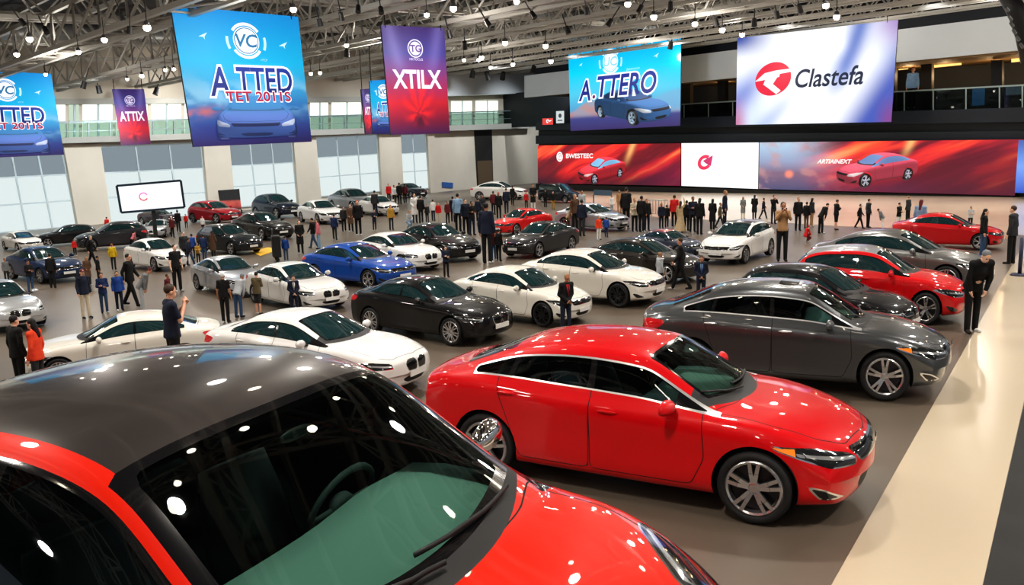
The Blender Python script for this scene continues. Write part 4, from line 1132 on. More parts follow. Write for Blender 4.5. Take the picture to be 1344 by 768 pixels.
def attero(name, quad, label):
    b = Board(name, quad, 'led', label, 'screen', frame='black_plastic'); a = b.asp
    def g(u, v):
        c = ramp(v, [(0, rgb(60, 46, 104)), (.16, rgb(66, 70, 134)), (.22, rgb(90, 150, 196)), (.45, rgb(84, 196, 226)), (.7, rgb(0, 204, 240)), (1, rgb(0, 170, 232))])
        hill = .20 + .22 * sm(.36, 0, u) * 0 + .16 * np.exp(-((u - .22) / .16) ** 2); m = sm(.02, -.02, v - hill) * sm(.14, .2, v)
        c = mixc(c, mixc(rgb(170, 150, 158), rgb(196, 138, 120), sm(.4, .6, fbm(u * 9, v * 16, 5))), m * .75)
        h2 = .30 + .12 * sm(.65, 1, u); m2 = sm(.02, -.03, v - h2) * sm(.7, .82, u) * sm(.14, .2, v)
        return mixc(c, rgb(120, 170, 205), m2 * .7)
    b.ground(g); emblem(b, a * .40, .80, .115, 'UC', ink=(.25, .62, .85)); bird(b, a * .12, .80, .03); bird(b, a * .80, .80, .04)
    b.text('small_lettering', 'Jyponceum', a * .60, .685, .04, (.45, .85, .95), 3, .3)
    for k, (c, w, g_) in enumerate(((WHITE, .08, None), (rgb(38, 46, 130), .02, rgb(34, 52, 150)))):
        b.text('headline', 'A', a * .155, .485, .25 + .04 * (1 - k), c, 7 + k, .22, w, a * (.115 + .025 * (1 - k)), g_)
        b.text('headline', '.', a * .245, .40, .045 + .03 * (1 - k), WHITE if k == 0 else rgb(130, 40, 110), 7 + k, .2, w)
        b.text('headline', 'TTERO', a * .545, .515, .255 + .04 * (1 - k), c, 7 + k, .22, w, a * (.525 + .025 * (1 - k)), g_)
    b.car('car_picture', 'sedan', -38, 7, a * .585, .245, a * .68, dict(body=rgb(66, 122, 184), glass=rgb(44, 84, 140), lamp=rgb(240, 246, 255), rim=rgb(190, 214, 236)), 2, 10., None, .82)
    return b.done()
def xtilx(name, quad, label, word='XTILX'):
    b = Board(name, quad, 'print', label, 'banner'); a = b.asp
    def g(u, v):
        c = ramp(v, [(0, rgb(66, 26, 78)), (.12, rgb(120, 24, 60)), (.3, rgb(196, 30, 52)), (.42, rgb(170, 44, 92)), (.6, rgb(120, 60, 130)), (.75, rgb(66, 60, 140)), (1, rgb(58, 36, 104))])
        r = np.hypot((u - .5) * 1.1, v - .28); ar = .5 + .5 * np.sin(np.arctan2(v - .2, u - .5) * 9 + 6 * fbm(u * 5, v * 8, 2)); m = ar * sm(.36, .12, r) * sm(.06, .14, v)
        c = mixc(c, rgb(246, 40, 44), m * .75)
        hole = sm(.10, .02, np.hypot((u - .5) * .8, (v - .12))); c = mixc(c, rgb(84, 18, 50), hole)
        be = np.exp(-((u - .10 - .35 * (1 - v)) / .10) ** 2) + np.exp(-((u - .90 + .35 * (1 - v)) / .10) ** 2)
        return mixc(c, rgb(140, 130, 205), be * sm(.5, .7, v) * .35)
    b.ground(g, 40, 60); cx, cy, r = a * .5, .80, .085
    b.ring('emblem', cx, cy, r * .88, r, (.75, .72, .95), 2); b.ring('emblem', cx, cy, 0, r * .74, (.72, .66, .9), 2); b.text('emblem', 'TG', cx, cy, r * .8, (.12, .06, .25), 3, 0, .03)
    b.text('small_lettering', 'MKYOCLG', cx, .70, .022, (.75, .7, .95), 3)
    b.text('headline', word, cx, .515, .175 if len(word) < 6 else .15, (.93, .88, .98), 3, 0, .03, a * .80)
    return b.done()
def clastefa(name, quad, label):
    b = Board(name, quad, 'led', label, 'screen', frame='black_plastic'); a = b.asp
    def g(u, v):
        d = u * a * .62 + v * .78; e = u * a * .78 - v * .62                  # along / across the diagonal swooshes
        w = fbm(e * .5 + 3, d * 1.4, 4, 3); c = mixc(rgb(246, 249, 255), rgb(196, 214, 244), sm(.35, .7, w) * .8)
        band = lambda e0, wd: np.exp(-((e + .22 * (d - .7) ** 2 - e0) / wd) ** 2)
        c = mixc(c, rgb(88, 116, 192), band(.70, .13) * sm(.75, 1.3, d) * .9)
        c = mixc(c, rgb(112, 130, 204), band(-.12, .16) * sm(1.0, .3, d) * .85)
        c = mixc(c, rgb(150, 170, 222), band(.34, .10) * sm(.9, .3, d) * .6)
        k = sm(.92, 1.30, e + .10 * d); c = mixc(c, rgb(70, 92, 178), k)
        k = sm(.34, 0, v) * sm(.88, 1, u); c = mixc(c, rgb(146, 64, 128), k * .75)
        k = sm(.62, 1.0, v) * sm(.80, 1, u); c = mixc(c, rgb(146, 96, 176), k * .75)
        k = sm(.70, 1.0, v) * sm(.34, 0, u); c = mixc(c, rgb(62, 84, 164), k); k = sm(.40, 0, v) * sm(.12, 0, u); c = mixc(c, rgb(190, 96, 140), k * .85)
        return c
    b.ground(g, 110, 70); cx, cy, r = a * .255, .505, .185
    red, red2 = rgb(222, 22, 62), rgb(200, 12, 48)
    b.ring('emblem', cx, cy, 0, r, red, 2, sx=1.18, shear=.12)
    P = lambda pts: [(cx + x * r, cy + y * r) for x, y in pts]
    b.poly('emblem', P([(-1.2, -.10), (-.55, .38), (.2, .50), (1.28, .55), (1.25, .36), (.45, .28), (.42, .10), (-.1, .02)]), WHITE, 3)
    b.poly('emblem', P([(-.35, .30), (.42, .26), (.02, -.30), (.55, -.72), (.25, -.92), (-.62, -.30)]), WHITE, 3.5)
    b.text('headline', 'Clastefa', a * .615, .49, .20, rgb(26, 36, 64), 3, .22, .014, a * .42)
    return b.done()
def flame(x, y, seed, hot, dark, ang=24.):
    """long soft streaks of fire, x y in panel heights"""
    ca, sa = math.cos(R(ang)), math.sin(R(ang)); w = .35 * fbm(x * .8, y * .8, seed + 40, 3)
    p, q = x * ca + y * sa, -x * sa + y * ca + w
    t = fbm(p * .55, q * 3.2, seed, 5); s = fbm(p * .35 + 7, q * 6.5, seed + 9, 4)
    c = mixc(dark, hot, sm(.34, .62, t)); c = mixc(c, rgb(255, 92, 52), sm(.50, .70, .5 * t + .5 * s) * .8)
    c = mixc(c, rgb(255, 170, 104), sm(.60, .78, .45 * t + .55 * s) * .75); return mixc(c, rgb(86, 18, 34), sm(.42, .28, s) * .55)
def led_red(name, quad, label):
    b = Board(name, quad, 'led', label, 'screen', .2, frame='black_plastic'); a = b.asp
    def g(u, v):
        c = flame(u * a, v, 11, np.array(rgb(226, 40, 44)), np.array(rgb(120, 20, 34)))
        k = np.exp(-((u - .60 - .10 * v) / .02) ** 2) * sm(.35, .9, v); c = mixc(c, rgb(255, 190, 120), k * .85)
        k = sm(.36, .0, v + .10 * np.sin(u * 5)) ; c = mixc(c, rgb(52, 20, 40), k * .9); k = sm(.62, 1., u) * sm(.9, .2, v); return mixc(c, rgb(120, 26, 66), k * .7)
    b.ground(g, 200, 60); cx, cy, r = a * .175, .70, .13
    b.ring('emblem', cx, cy, r * .70, r, WHITE, 2, sx=.85); b.ring('emblem', cx, cy, 0, r * .62, (.95, .45, .4), 2, sx=.85); b.text('emblem', 'G', cx, cy, r * 1.0, WHITE, 3, 0, .04)
    b.text('headline', 'BWESTEEC', a * .325, .72, .12, (.95, .88, .86), 3, 0, .03, a * .20)
    b.car('car_picture', 'sedan', 52, 12, a * .485, .345, a * .335, dict(body=rgb(226, 44, 62), glass=rgb(130, 190, 230), lamp=rgb(255, 220, 220), rim=rgb(220, 220, 240), hi=(1, .8, .8)), 3)
    return b.done()
def led_white(name, quad, label):
    b = Board(name, quad, 'led', label, 'screen', .2, frame='black_plastic'); a = b.asp
    b.ground(lambda u, v: mixc(np.ones(3) * .98, np.array((.93, .95, 1.)), u), 4, 4); cx, cy, r = a * .32, .56, .17
    b.ring('emblem', cx, cy, r * .55, r, rgb(226, 60, 96), 2, 60, 330, shear=.2, sx=1.1); b.poly('emblem', [(cx - r * .3, cy + .2 * r), (cx + r * 1.25, cy + .95 * r), (cx + .95 * r, cy - .5 * r), (cx + .1 * r, cy - .1 * r)], rgb(200, 60, 110), 3)
    b.text('faint_lettering', 'Hamoe', a * .66, .54, .10, (.82, .84, .9), 3)
    return b.done()
def led_sunset(name, quad, label):
    b = Board(name, quad, 'led', label, 'screen', .2, frame='black_plastic'); a = b.asp
    def g(u, v):
        f = flame(u * a, v, 23, np.array(rgb(232, 50, 54)), np.array(rgb(130, 26, 50)), 18.); cool = ramp(v, [(0, rgb(84, 84, 120)), (.35, rgb(130, 104, 128)), (.6, rgb(150, 160, 190)), (1, rgb(176, 204, 226))])
        cl = sm(.45, .7, fbm(u * 14, v * 5 + u * 5, 6)); cool = mixc(cool, rgb(196, 150, 148), cl * .6)
        c = mixc(cool, f, sm(.14, .46, u + .10 * (v - .5)))
        k = np.exp(-((u - .55 - .08 * v) / .016) ** 2) * sm(.55, 1, v); c = mixc(c, rgb(255, 200, 130), k * .8)
        k = sm(.34, 0, v + .06 * np.sin(u * 8)) * sm(.15, .4, u); c = mixc(c, rgb(92, 36, 66), k * .85); k = sm(.60, 1.1, u * .8 + (1 - v) * .55) * sm(.55, .8, u); c = mixc(c, rgb(82, 28, 46), k * .75)
        d = np.hypot((u - .14) * 4.2, v - .33); return mixc(c, rgb(255, 150, 120), sm(.12, .03, d) * .8)
    b.ground(g, 300, 60)
    b.text('headline', 'ARTIAINEXT', a * .335, .60, .085, (1, .9, .88), 3, .3, .03, a * .145)
    b.car('car_picture', 'sedan', 50, 9, a * .505, .43, a * .315, dict(body=rgb(226, 84, 108), glass=rgb(110, 140, 190), lamp=rgb(255, 235, 235), rim=rgb(226, 226, 240), hi=(1, .85, .9)), 3)
    return b.done()

# ---- hang them --------------------------------------------------------------------
def hang(root, quad, col='fixture_black'):
    """two thin cables from the top corners up into the roof"""
    for p in (quad[0], quad[1]):
        m = MB(); q = np.array(p) + (np.array(quad[1]) + np.array(quad[0]) - 2 * np.array(p)) * .06; t = q.copy(); t[2] = max(roofz(t[0], t[1]) + .5, q[2] + .4)
        m.tube([q - np.array([0, 0, .1]), t], .025, 5); m.build('hanging_cable', col, root)
def vq(px, Z, tilt=0.):
    """corners on a vertical plane facing roughly the hall; Z at the middle, tilt = depth change left to right"""
    xs = [p[0] for p in px]; x0, x1 = min(xs), max(xs); c = at_depth((x0 + x1) / 2, 100, Z); e = at_depth(x1, 100, Z + tilt) - at_depth(x0, 100, Z - tilt); e[2] = 0
    n = unit(np.cross(e, (0, 0, 1))); return [on_plane(x, y, c, n) for x, y in px]
q = vq([(224, 7), (391, 22), (409, 186), (254, 193)], 26, 1.5); hang(atted('hanging_banner', q, 'largest blue banner with white emblem and car front, hanging over the white cars'), q)
q = vq([(-72, 90), (67, 97), (84, 203), (-54, 209)], 42, 1); hang(atted('hanging_banner', q, 'blue banner with emblem and car front, cut off by the picture edge'), q)
q = vq([(500, 33), (583, 37), (590, 175), (513, 177)], 34, 1); hang(xtilx('hanging_banner', q, 'large purple and red banner with white letters XTILX and round emblem'), q)
q = vq([(147, 117), (189, 117), (198, 189), (159, 191)], 50, .5); hang(xtilx('hanging_banner', q, 'small purple and red banner reading ATTIX before the gallery windows', 'ATTIX'), q)
q = vq([(485, 106), (516, 104), (520, 176), (489, 176)], 44, .5); hang(atted('hanging_banner', q, 'narrow blue banner half hidden behind the large purple banner'), q)
q = vq([(474, 117), (488, 116), (494, 176), (480, 176)], 47, .5); hang(xtilx('hanging_banner', q, 'thin purple and red strip of banner beside the half hidden blue one', 'ATTIX'), q)
q = [sw(746, 66, 5), sw(894, 45, 5), sw(893, 165, 5), sw(749, 172, 5)]; hang(attero('hanging_screen', q, 'bright cyan hanging screen reading ATTERO with a blue saloon car'), q)
q = [sw(968, 50, 4), sw(1179, 26, 4), sw(1170, 160, 4), sw(966, 164, 4)]; hang(clastefa('hanging_screen', q, 'large white and blue hanging screen with red emblem and the word Clastefa'), q)
for nm, px, col, lab in (('exit_sign', [(712, 155.5), (726, 155), (726, 163.5), (712, 164)], (214, 70, 66), 'small glowing red sign on the dark wall corner beside the cyan screen'), ('wall_poster', [(730, 146), (740.5, 145.5), (740.5, 161.5), (730, 162)], (196, 204, 204), 'small white poster with a dark emblem beside the glowing red sign')):
    b = Board(nm, [sw(x, y, .6) for x, y in px], 'led', lab, 'sign', .1, frame='black_plastic'); b.ground(lambda u, v: np.ones(u.shape + (3,)) * np.array(rgb(*col)), 3, 3)
    if nm == 'exit_sign': b.ring('sign_mark', b.asp * .5, .55, .12, .30, (.95, .85, .85), 2, 0, 300); b.poly('sign_mark', [(b.asp * .62, .4), (b.asp * .86, .6), (b.asp * .86, .72), (b.asp * .6, .62)], (.95, .85, .85), 2)
    else: b.ring('sign_mark', b.asp * .5, .62, 0, .18, (.05, .05, .06), 2); b.poly('sign_mark', [(b.asp * .2, .18), (b.asp * .8, .18), (b.asp * .8, .28), (b.asp * .2, .28)], (.1, .1, .12), 2)
    b.done()
o = led_red('led_panel', [sw(706, 191, .6), sw(893.5, 188, .6), sw(893.5, 244, .6), sw(706, 240.5, .6)], 'long red flame video panel with a red car at the dark corner wall')
o = led_white('led_panel', [sw(894.5, 188, .6), sw(996, 187, .6), sw(995, 248, .6), sw(894.5, 244, .6)], 'plain white video panel with a small red emblem between the red panels')
o = led_sunset('led_panel', [sw(997, 187, .6), sw(1343, 183, .6), sw(1332, 257, .6), sw(996, 248, .6)], 'longest video panel with a pink red car and a fading grey to red sky')
q = [sw(1337, 184, 2.5), sw(1370, 183, 2.5), sw(1366, 254, 2.5), sw(1332, 253, 2.5)]
b = Board('led_panel', q, 'led', 'blue video panel cut off at the picture edge beside the red one', 'screen', .2, frame='black_plastic'); b.ground(lambda u, v: ramp(v, [(0, rgb(60, 90, 190)), (.5, rgb(120, 160, 235)), (1, rgb(70, 100, 170))]), 6, 20); b.done()
slab('trim_7', [sw(705, 241, .3), sw(1334, 258, .3), up(sw(1334, 258, .3), .01), up(sw(705, 241, .3), .01)], SN, 0, .2, 'black_plastic', kind='structure')

# white monitor on a stand, dark display board, little signs
q = vq([(153, 244), (237, 237), (242, 272), (159, 279)], 36, .6)
b = Board('display_monitor', q, 'led', 'white monitor screen with a pink ring emblem on a stand before the windows', 'monitor', .15, frame='black_plastic'); a = b.asp
b.ground(lambda u, v: np.ones(u.shape + (3,)) * np.array(rgb(246, 248, 252)), 4, 4); cx, cy, r = a * .38, .52, .16
b.ring('emblem', cx, cy, r * .72, r, rgb(232, 120, 190), 2, 20, 200); b.ring('emblem', cx, cy, r * .72, r, rgb(214, 80, 90), 2, 200, 330); b.text('faint_lettering', 'Jtamo', a * .70, .52, .09, (.72, .74, .86), 2)
for p0, p1 in ((q[0], q[1]), (q[1], q[2]), (q[2], q[3]), (q[3], q[0])):
    m = MB(); m.bar(p0 + b.n * .03, p1 + b.n * .03, .09, .09, b.n); m.build('bezel', pmat('bezel_navy', rgb(20, 46, 66), .4) if 'bezel_navy' not in MATS else 'bezel_navy', b.root)
m = MB(); c = .5 * (q[2] + q[3]); m.bar(c - b.n * .1, (c[0], c[1], 0.02), .16); m.box((c[0], c[1], .03), (1.4, .7, .06)); m.build('stand', 'black_plastic', b.root); b.done()
g0, g1 = ground(288, 276), ground(317, 276)
q = [np.array([g0[0], g0[1], 0]) , np.array([g1[0], g1[1], 0])]; Z = .5 * (g0[1] + g1[1]); q = vq([(286, 250), (314, 248), (317, 275), (290, 276)], Z - 4, .3)
b = Board('display_board', q, 'print', 'black display board with a red car picture beside the navy van', 'display board', .12, frame='black_plastic'); b.ground(lambda u, v: ramp(v, [(0, (.01, .01, .012)), (.2, (.35, .05, .04)), (.42, (.5, .10, .08)), (.5, (.012, .012, .014)), (1, (.008, .008, .01))]) * (0.6 + .8 * fbm(u * 5, v * 5, 8))[..., None], 16, 16)
m = MB(); 
for p in (q[2], q[3]): m.bar(p, (p[0], p[1], 0), .08); m.box((p[0], p[1], .02), (.3, .6, .04))
m.build('stand', 'black_plastic', b.root); b.done()
# ================================================================ place the cars
WHITE_P, PEARL, SILVER, GREY, BLACK, NAVY, RED = (.80, .79, .77), (.76, .73, .66), (.46, .49, .53), (.085, .09, .095), (.007, .007, .008), (.008, .016, .040), (.60, .004, .008)
# kind, x, y, heading, scale, length stretch, height stretch
POSES = {
    'B': ('fastback', 1.462, 9.551, -28.45, 1.1457, 0.981, 0.987),
    'C': ('fastback', 4.507, 13.264, -23.41, 1.0617, 0.955, 1.039),
    'D': ('hatch', 6.317, 16.863, -43.25, 0.8522, 0.963, 1.035),
    'E': ('hatch', 7.981, 18.175, -31.41, 0.9343, 0.875, 1.092),
    'F': ('sedan', 10.342, 22.023, -38.96, 0.9811, 0.977, 1.022),
    'G': ('sedan', 15.541, 29.527, -32.05, 0.8013, 0.958, 1.036),
    'H': ('hatch', 7.769, 28.192, -127.04, 0.8409, 1.027, 1.006),
    'I': ('sedan', 3.919, 24.500, -38.45, 0.8028, 0.991, 1.009),
    'Ib': ('sedan', 5.659, 29.609, -50.95, 0.6005, 0.964, 1.041),
    'J': ('sedan', 2.061, 21.140, -36.06, 0.8574, 0.971, 1.034),
    'K': ('sedan', 0.209, 19.006, -37.04, 0.7761, 0.963, 1.051),
    'L': ('bmw', -1.740, 17.569, -37.31, 0.8284, 1.001, 1.028),
    'M': ('bmw', -3.377, 13.938, -27.54, 0.8749, 1.021, 0.976),
    'N': ('bmw', -7.176, 15.023, -157.68, 0.7468, 0.981, 1.015),
    'O': ('bmw', -5.681, 21.702, -46.24, 0.7616, 0.997, 1.005),
    'P': ('sedan', -8.324, 24.297, -49.18, 0.6995, 0.996, 1.007),
    'Q': ('sedan', -4.645, 25.207, -38.53, 0.8556, 1.014, 0.973),
    'R': ('bmw', -3.908, 28.527, -46.34, 0.8292, 0.995, 1.007),
    'S': ('sedan', -2.713, 30.861, -49.94, 0.8670, 0.991, 1.013),
    'T': ('sedan', 1.152, 31.212, -126.19, 0.7815, 1.024, 1.048),
    'U': ('sedan', 0.551, 39.309, -134.83, 0.7447, 0.950, 1.080),
    'V': ('sedan', 3.968, 40.181, -43.31, 0.8475, 0.980, 1.023),
    'W': ('sedan', -0.799, 68.772, -19.61, 1.0251, 1.006, 0.993),
    'X': ('van', 3.783, 62.539, -43.30, 0.7519, 0.980, 1.025),
    'a': ('bmw', -12.609, 20.202, -44.25, 0.7300, 1.000, 1.000),
    'b': ('sedan', -15.882, 28.186, -37.00, 0.7559, 1.001, 0.999),
    'c': ('sedan', -22.646, 38.594, -41.63, 0.5936, 1.000, 1.000),
    'd': ('hatch', -21.444, 40.371, -149.61, 0.6385, 0.986, 1.013),
    'e': ('hatch', -18.148, 38.087, -149.55, 0.7586, 0.929, 1.060),
    'f': ('sedan', -12.968, 30.256, -39.02, 0.6412, 0.966, 1.164),
    'g': ('hatch', -11.829, 34.858, -36.68, 0.7539, 0.989, 1.044),
    'h': ('hatch', -18.600, 52.588, -35.36, 0.9047, 1.000, 1.001),
    'i': ('sedan', -12.178, 40.990, -44.44, 0.8615, 0.998, 1.003),
    'j': ('suv', -15.591, 55.803, -42.32, 0.9294, 0.998, 1.004),
    'k': ('sedan', -11.245, 49.803, -54.73, 0.8999, 0.991, 1.017),
    'l': ('sedan', -11.186, 59.949, -52.01, 1.0702, 0.992, 1.014),
    'm': ('sedan', -8.627, 55.134, -57.44, 0.8493, 0.990, 1.018),
    'n': ('sedan', -9.097, 77.112, -48.46, 0.8680, 0.987, 1.019),
    'o': ('bmw', -18.413, 43.624, -77.82, 0.6071, 1.001, 0.993),
    'p': ('sedan', -21.970, 52.295, -34.06, 0.6685, 1.006, 0.991),
}

SPEC = {   # key: lod, paint, colour, roof colour, label
    'B': (0, 'paint', RED, None, 'bright red saloon with chrome window line, parked in front of the grey saloon with sunroof'),
    'C': (0, 'paint_metal', GREY, None, 'dark grey saloon with sunroof, between the bright red saloon and the black hatchback'),
    'D': (1, 'paint', (.010, .010, .012), None, 'black hatchback with rear spoiler, half hidden behind the grey saloon with the sunroof'),
    'E': (1, 'paint', (.62, .008, .012), (.30, .30, .32), 'red hatchback with a grey roof and silver spoked wheel, behind the black hatchback'),
    'F': (1, 'paint_metal', (.17, .17, .165), None, 'grey saloon behind the red hatchback with the grey roof, man bending at its nose'),
    'G': (2, 'paint', (.52, .006, .012), None, 'dark red saloon by the cream aisle near the video wall, visitors standing around it'),
    'H': (1, 'paint', WHITE_P, (.10, .10, .11), 'white hatchback with dark roof facing the other way, by the crowd under the video wall'),
    'I': (1, 'paint', (.030, .026, .022), None, 'dark brown saloon behind the pearl white saloon, men standing at its nose'),
    'Ib': (2, 'paint', (.05, .06, .09), (.35, .06, .05), 'dark blue car with a red roof between the brown saloon and the crowd'),
    'J': (1, 'paint', PEARL, None, 'pearl white saloon with dark multi spoke wheels, in front of the brown saloon'),
    'K': (1, 'paint', PEARL, None, 'pearl white saloon with the man in a red shirt and dark jacket at its nose'),
    'L': (1, 'paint', BLACK, None, 'glossy black saloon in the middle of the hall between two white saloons'),
    'M': (1, 'paint', WHITE_P, None, 'white saloon with twin oval grille just behind the dark roof of the big red crossover'),
    'N': (1, 'paint', PEARL, None, 'white saloon facing the windows with the man in dark polo shirt standing at its tail'),
    'O': (1, 'paint', (.74, .73, .71), None, 'off white saloon with the suited man leaning at its front wing'),
    'P': (1, 'paint_metal', SILVER, None, 'silver saloon directly behind the off white saloon with the suited man'),
    'Q': (1, 'paint', (.012, .075, .36), None, 'bright blue saloon, the only blue one in the middle rows'),
    'R': (1, 'paint', WHITE_P, None, 'white saloon parked directly behind the bright blue saloon'),
    'S': (1, 'paint', (.012, .012, .014), None, 'black saloon behind the white one that is parked behind the blue saloon'),
    'T': (1, 'paint', (.022, .022, .024), None, 'charcoal saloon facing the windows, in front of the small red saloon'),
    'U': (2, 'paint', (.62, .012, .014), None, 'small bright red saloon facing the windows beside the dense crowd'),
    'V': (2, 'paint_metal', (.42, .44, .47), None, 'silver saloon beside the people in front of the red flame video panel'),
    'W': (2, 'paint', WHITE_P, None, 'white saloon seen from the side near the dark doorway in the beige wall'),
    'X': (2, 'paint', (.008, .009, .014), None, 'black van parked under the corner of the red flame video panel'),
    'a': (1, 'paint_metal', (.58, .60, .62), None, 'silver saloon cut off by the picture edge near the navy saloon'),
    'b': (2, 'paint', (.012, .030, .085), None, 'navy saloon near the picture edge behind the cut off silver saloon'),
    'c': (2, 'paint', WHITE_P, None, 'small white saloon below the first window bay by the picture edge'),
    'd': (2, 'paint', (.012, .012, .015), None, 'black hatchback facing the picture edge below the first window bay'),
    'e': (2, 'paint', (.030, .032, .038), None, 'charcoal hatchback facing the picture edge below the white monitor'),
    'f': (1, 'paint', WHITE_P, None, 'white saloon in the aisle beside the person in the yellow jacket'),
    'g': (2, 'paint', (.010, .014, .018), None, 'black hatchback beside the yellow floor marking'),
    'h': (2, 'paint', (.36, .010, .022), None, 'crimson hatchback in front of the black display board'),
    'i': (2, 'paint', (.008, .008, .009), None, 'black saloon between the crimson hatchback and the navy off-roader'),
    'j': (2, 'paint', (.008, .016, .034), None, 'tall navy off-roader below the second big window bay'),
    'k': (2, 'paint', (.70, .71, .72), None, 'white saloon beside the navy off-roader by the window wall'),
    'l': (2, 'paint_metal', (.30, .32, .35), None, 'silver grey saloon under the last wide window bay'),
    'm': (2, 'paint', (.68, .68, .67), None, 'white saloon beside the silver grey one under the last wide window bay'),
    'n': (2, 'paint', (.012, .014, .018), None, 'dark saloon by the narrow window strip at the far end of the window wall'),
    'o': (2, 'paint_metal', (.50, .52, .55), None, 'small pale car seen from its front below the white monitor'),
    'p': (2, 'paint', (.035, .012, .020), None, 'small dark maroon car right below the white monitor screen'),
}
PROTO = {}; CARS = {}
def car_root(key):
    kind = POSES[key][0]; lod, paint, col, roof, label = SPEC[key]
    rk = kind
    opt = (rk, lod, paint, roof is not None, key if key in 'BC' else '', key == 'J' or key == 'K' or key == 'L')
    if opt not in PROTO:
        T = car_type(kind); T['roof_split'] = roof is not None
        if key == 'C': T.update(sunroof=True, handle_mat='bright_trim', spokes=5)
        if key in 'BC': T['mirror_mat'] = paint
        if opt[-1]: T.update(rim='alloy_dark' if key == 'J' else 'alloy', spokes=7)
        if kind == 'bmw' or key in 'JK': T['plate'] = True
        else: T['plate'] = lod > 0 and kind != 'fastback'
        PROTO[opt] = make_car(kind, lod, paint, 'car', T); index_kids(); first = True; r = PROTO[opt]
    else: r = copy_tree(PROTO[opt])
    return r, opt
for key, (kind, x, y, rz, s, kx, kz) in POSES.items():
    r, opt = car_root(key); lod, paint, col, roof, label = SPEC[key]
    r.location = (x, y, .011); r.rotation_euler = (0, 0, R(rz)); r.scale = (s * kx, s, s * kz)
    tag(r, label, 'car'); index_kids(); paint_car(r, col, roof)
    for ch in KIDS.get(r.name, []):
        pass
    CARS[key] = r
# the big red crossover right below the camera
T = car_type('cross'); T.update(roof_split=True, roofv=10.0, mirror_mat='chrome', plate=False, frit=.05, cowl=.11, cowlw=.74, wsin=.0, amber=None, trim_mat='black_gloss', dlo_hi=9.45, dlo_lo=7.1)
r = make_car('cross', 0, 'paint', 'car', T); index_kids(); paint_car(r, (.68, .016, .003), (.046, .039, .037))
r.location = (-1.627, 4.634, .011); r.rotation_euler = (0, 0, R(-26.66)); r.scale = (1.526 * .789, 1.526 * 1.129, 1.526 * 1.02)
tag(r, 'big red crossover with dark glossy roof filling the bottom corner of the picture', 'car'); CARS['A'] = r
# ================================================================ people
pmat('skin', objcol=True, rough=.55); pmat('cloth', objcol=True, rough=.85, noise=(9, .10)); pmat('hair_mat', objcol=True, rough=.6); pmat('eye_dark', (.02, .015, .012), .3); pmat('lip', (.30, .10, .08), .5)
def capsule(m, a, b, ra, rb, n=12):
    a, b = np.array(a, float), np.array(b, float); k = 5
    m.tube([a + (b - a) * i / k for i in range(k + 1)], [ra + (rb - ra) * i / k for i in range(k + 1)], n)
    m.sphere(a, ra, n, 8); m.sphere(b, rb, n, 8)
def remeshed(name, m, mat, vox, dec=None, smooth=1):
    o = m.build(name, mat, None, True)
    md = o.modifiers.new('r', 'REMESH'); md.mode = 'VOXEL'; md.voxel_size = vox; md.use_smooth_shade = True
    if smooth: s = o.modifiers.new('s', 'SMOOTH'); s.iterations = smooth; s.factor = .5
    if dec: d = o.modifiers.new('d', 'DECIMATE'); d.ratio = dec
    dg = bpy.context.evaluated_depsgraph_get(); dg.update(); me = bpy.data.meshes.new_from_object(o.evaluated_get(dg))
    old = o.data; o.modifiers.clear(); o.data = me; bpy.data.meshes.remove(old); me.name = name
    me.polygons.foreach_set('use_smooth', [True] * len(me.polygons))
    if not me.materials: me.materials.append(M(mat))
    return o
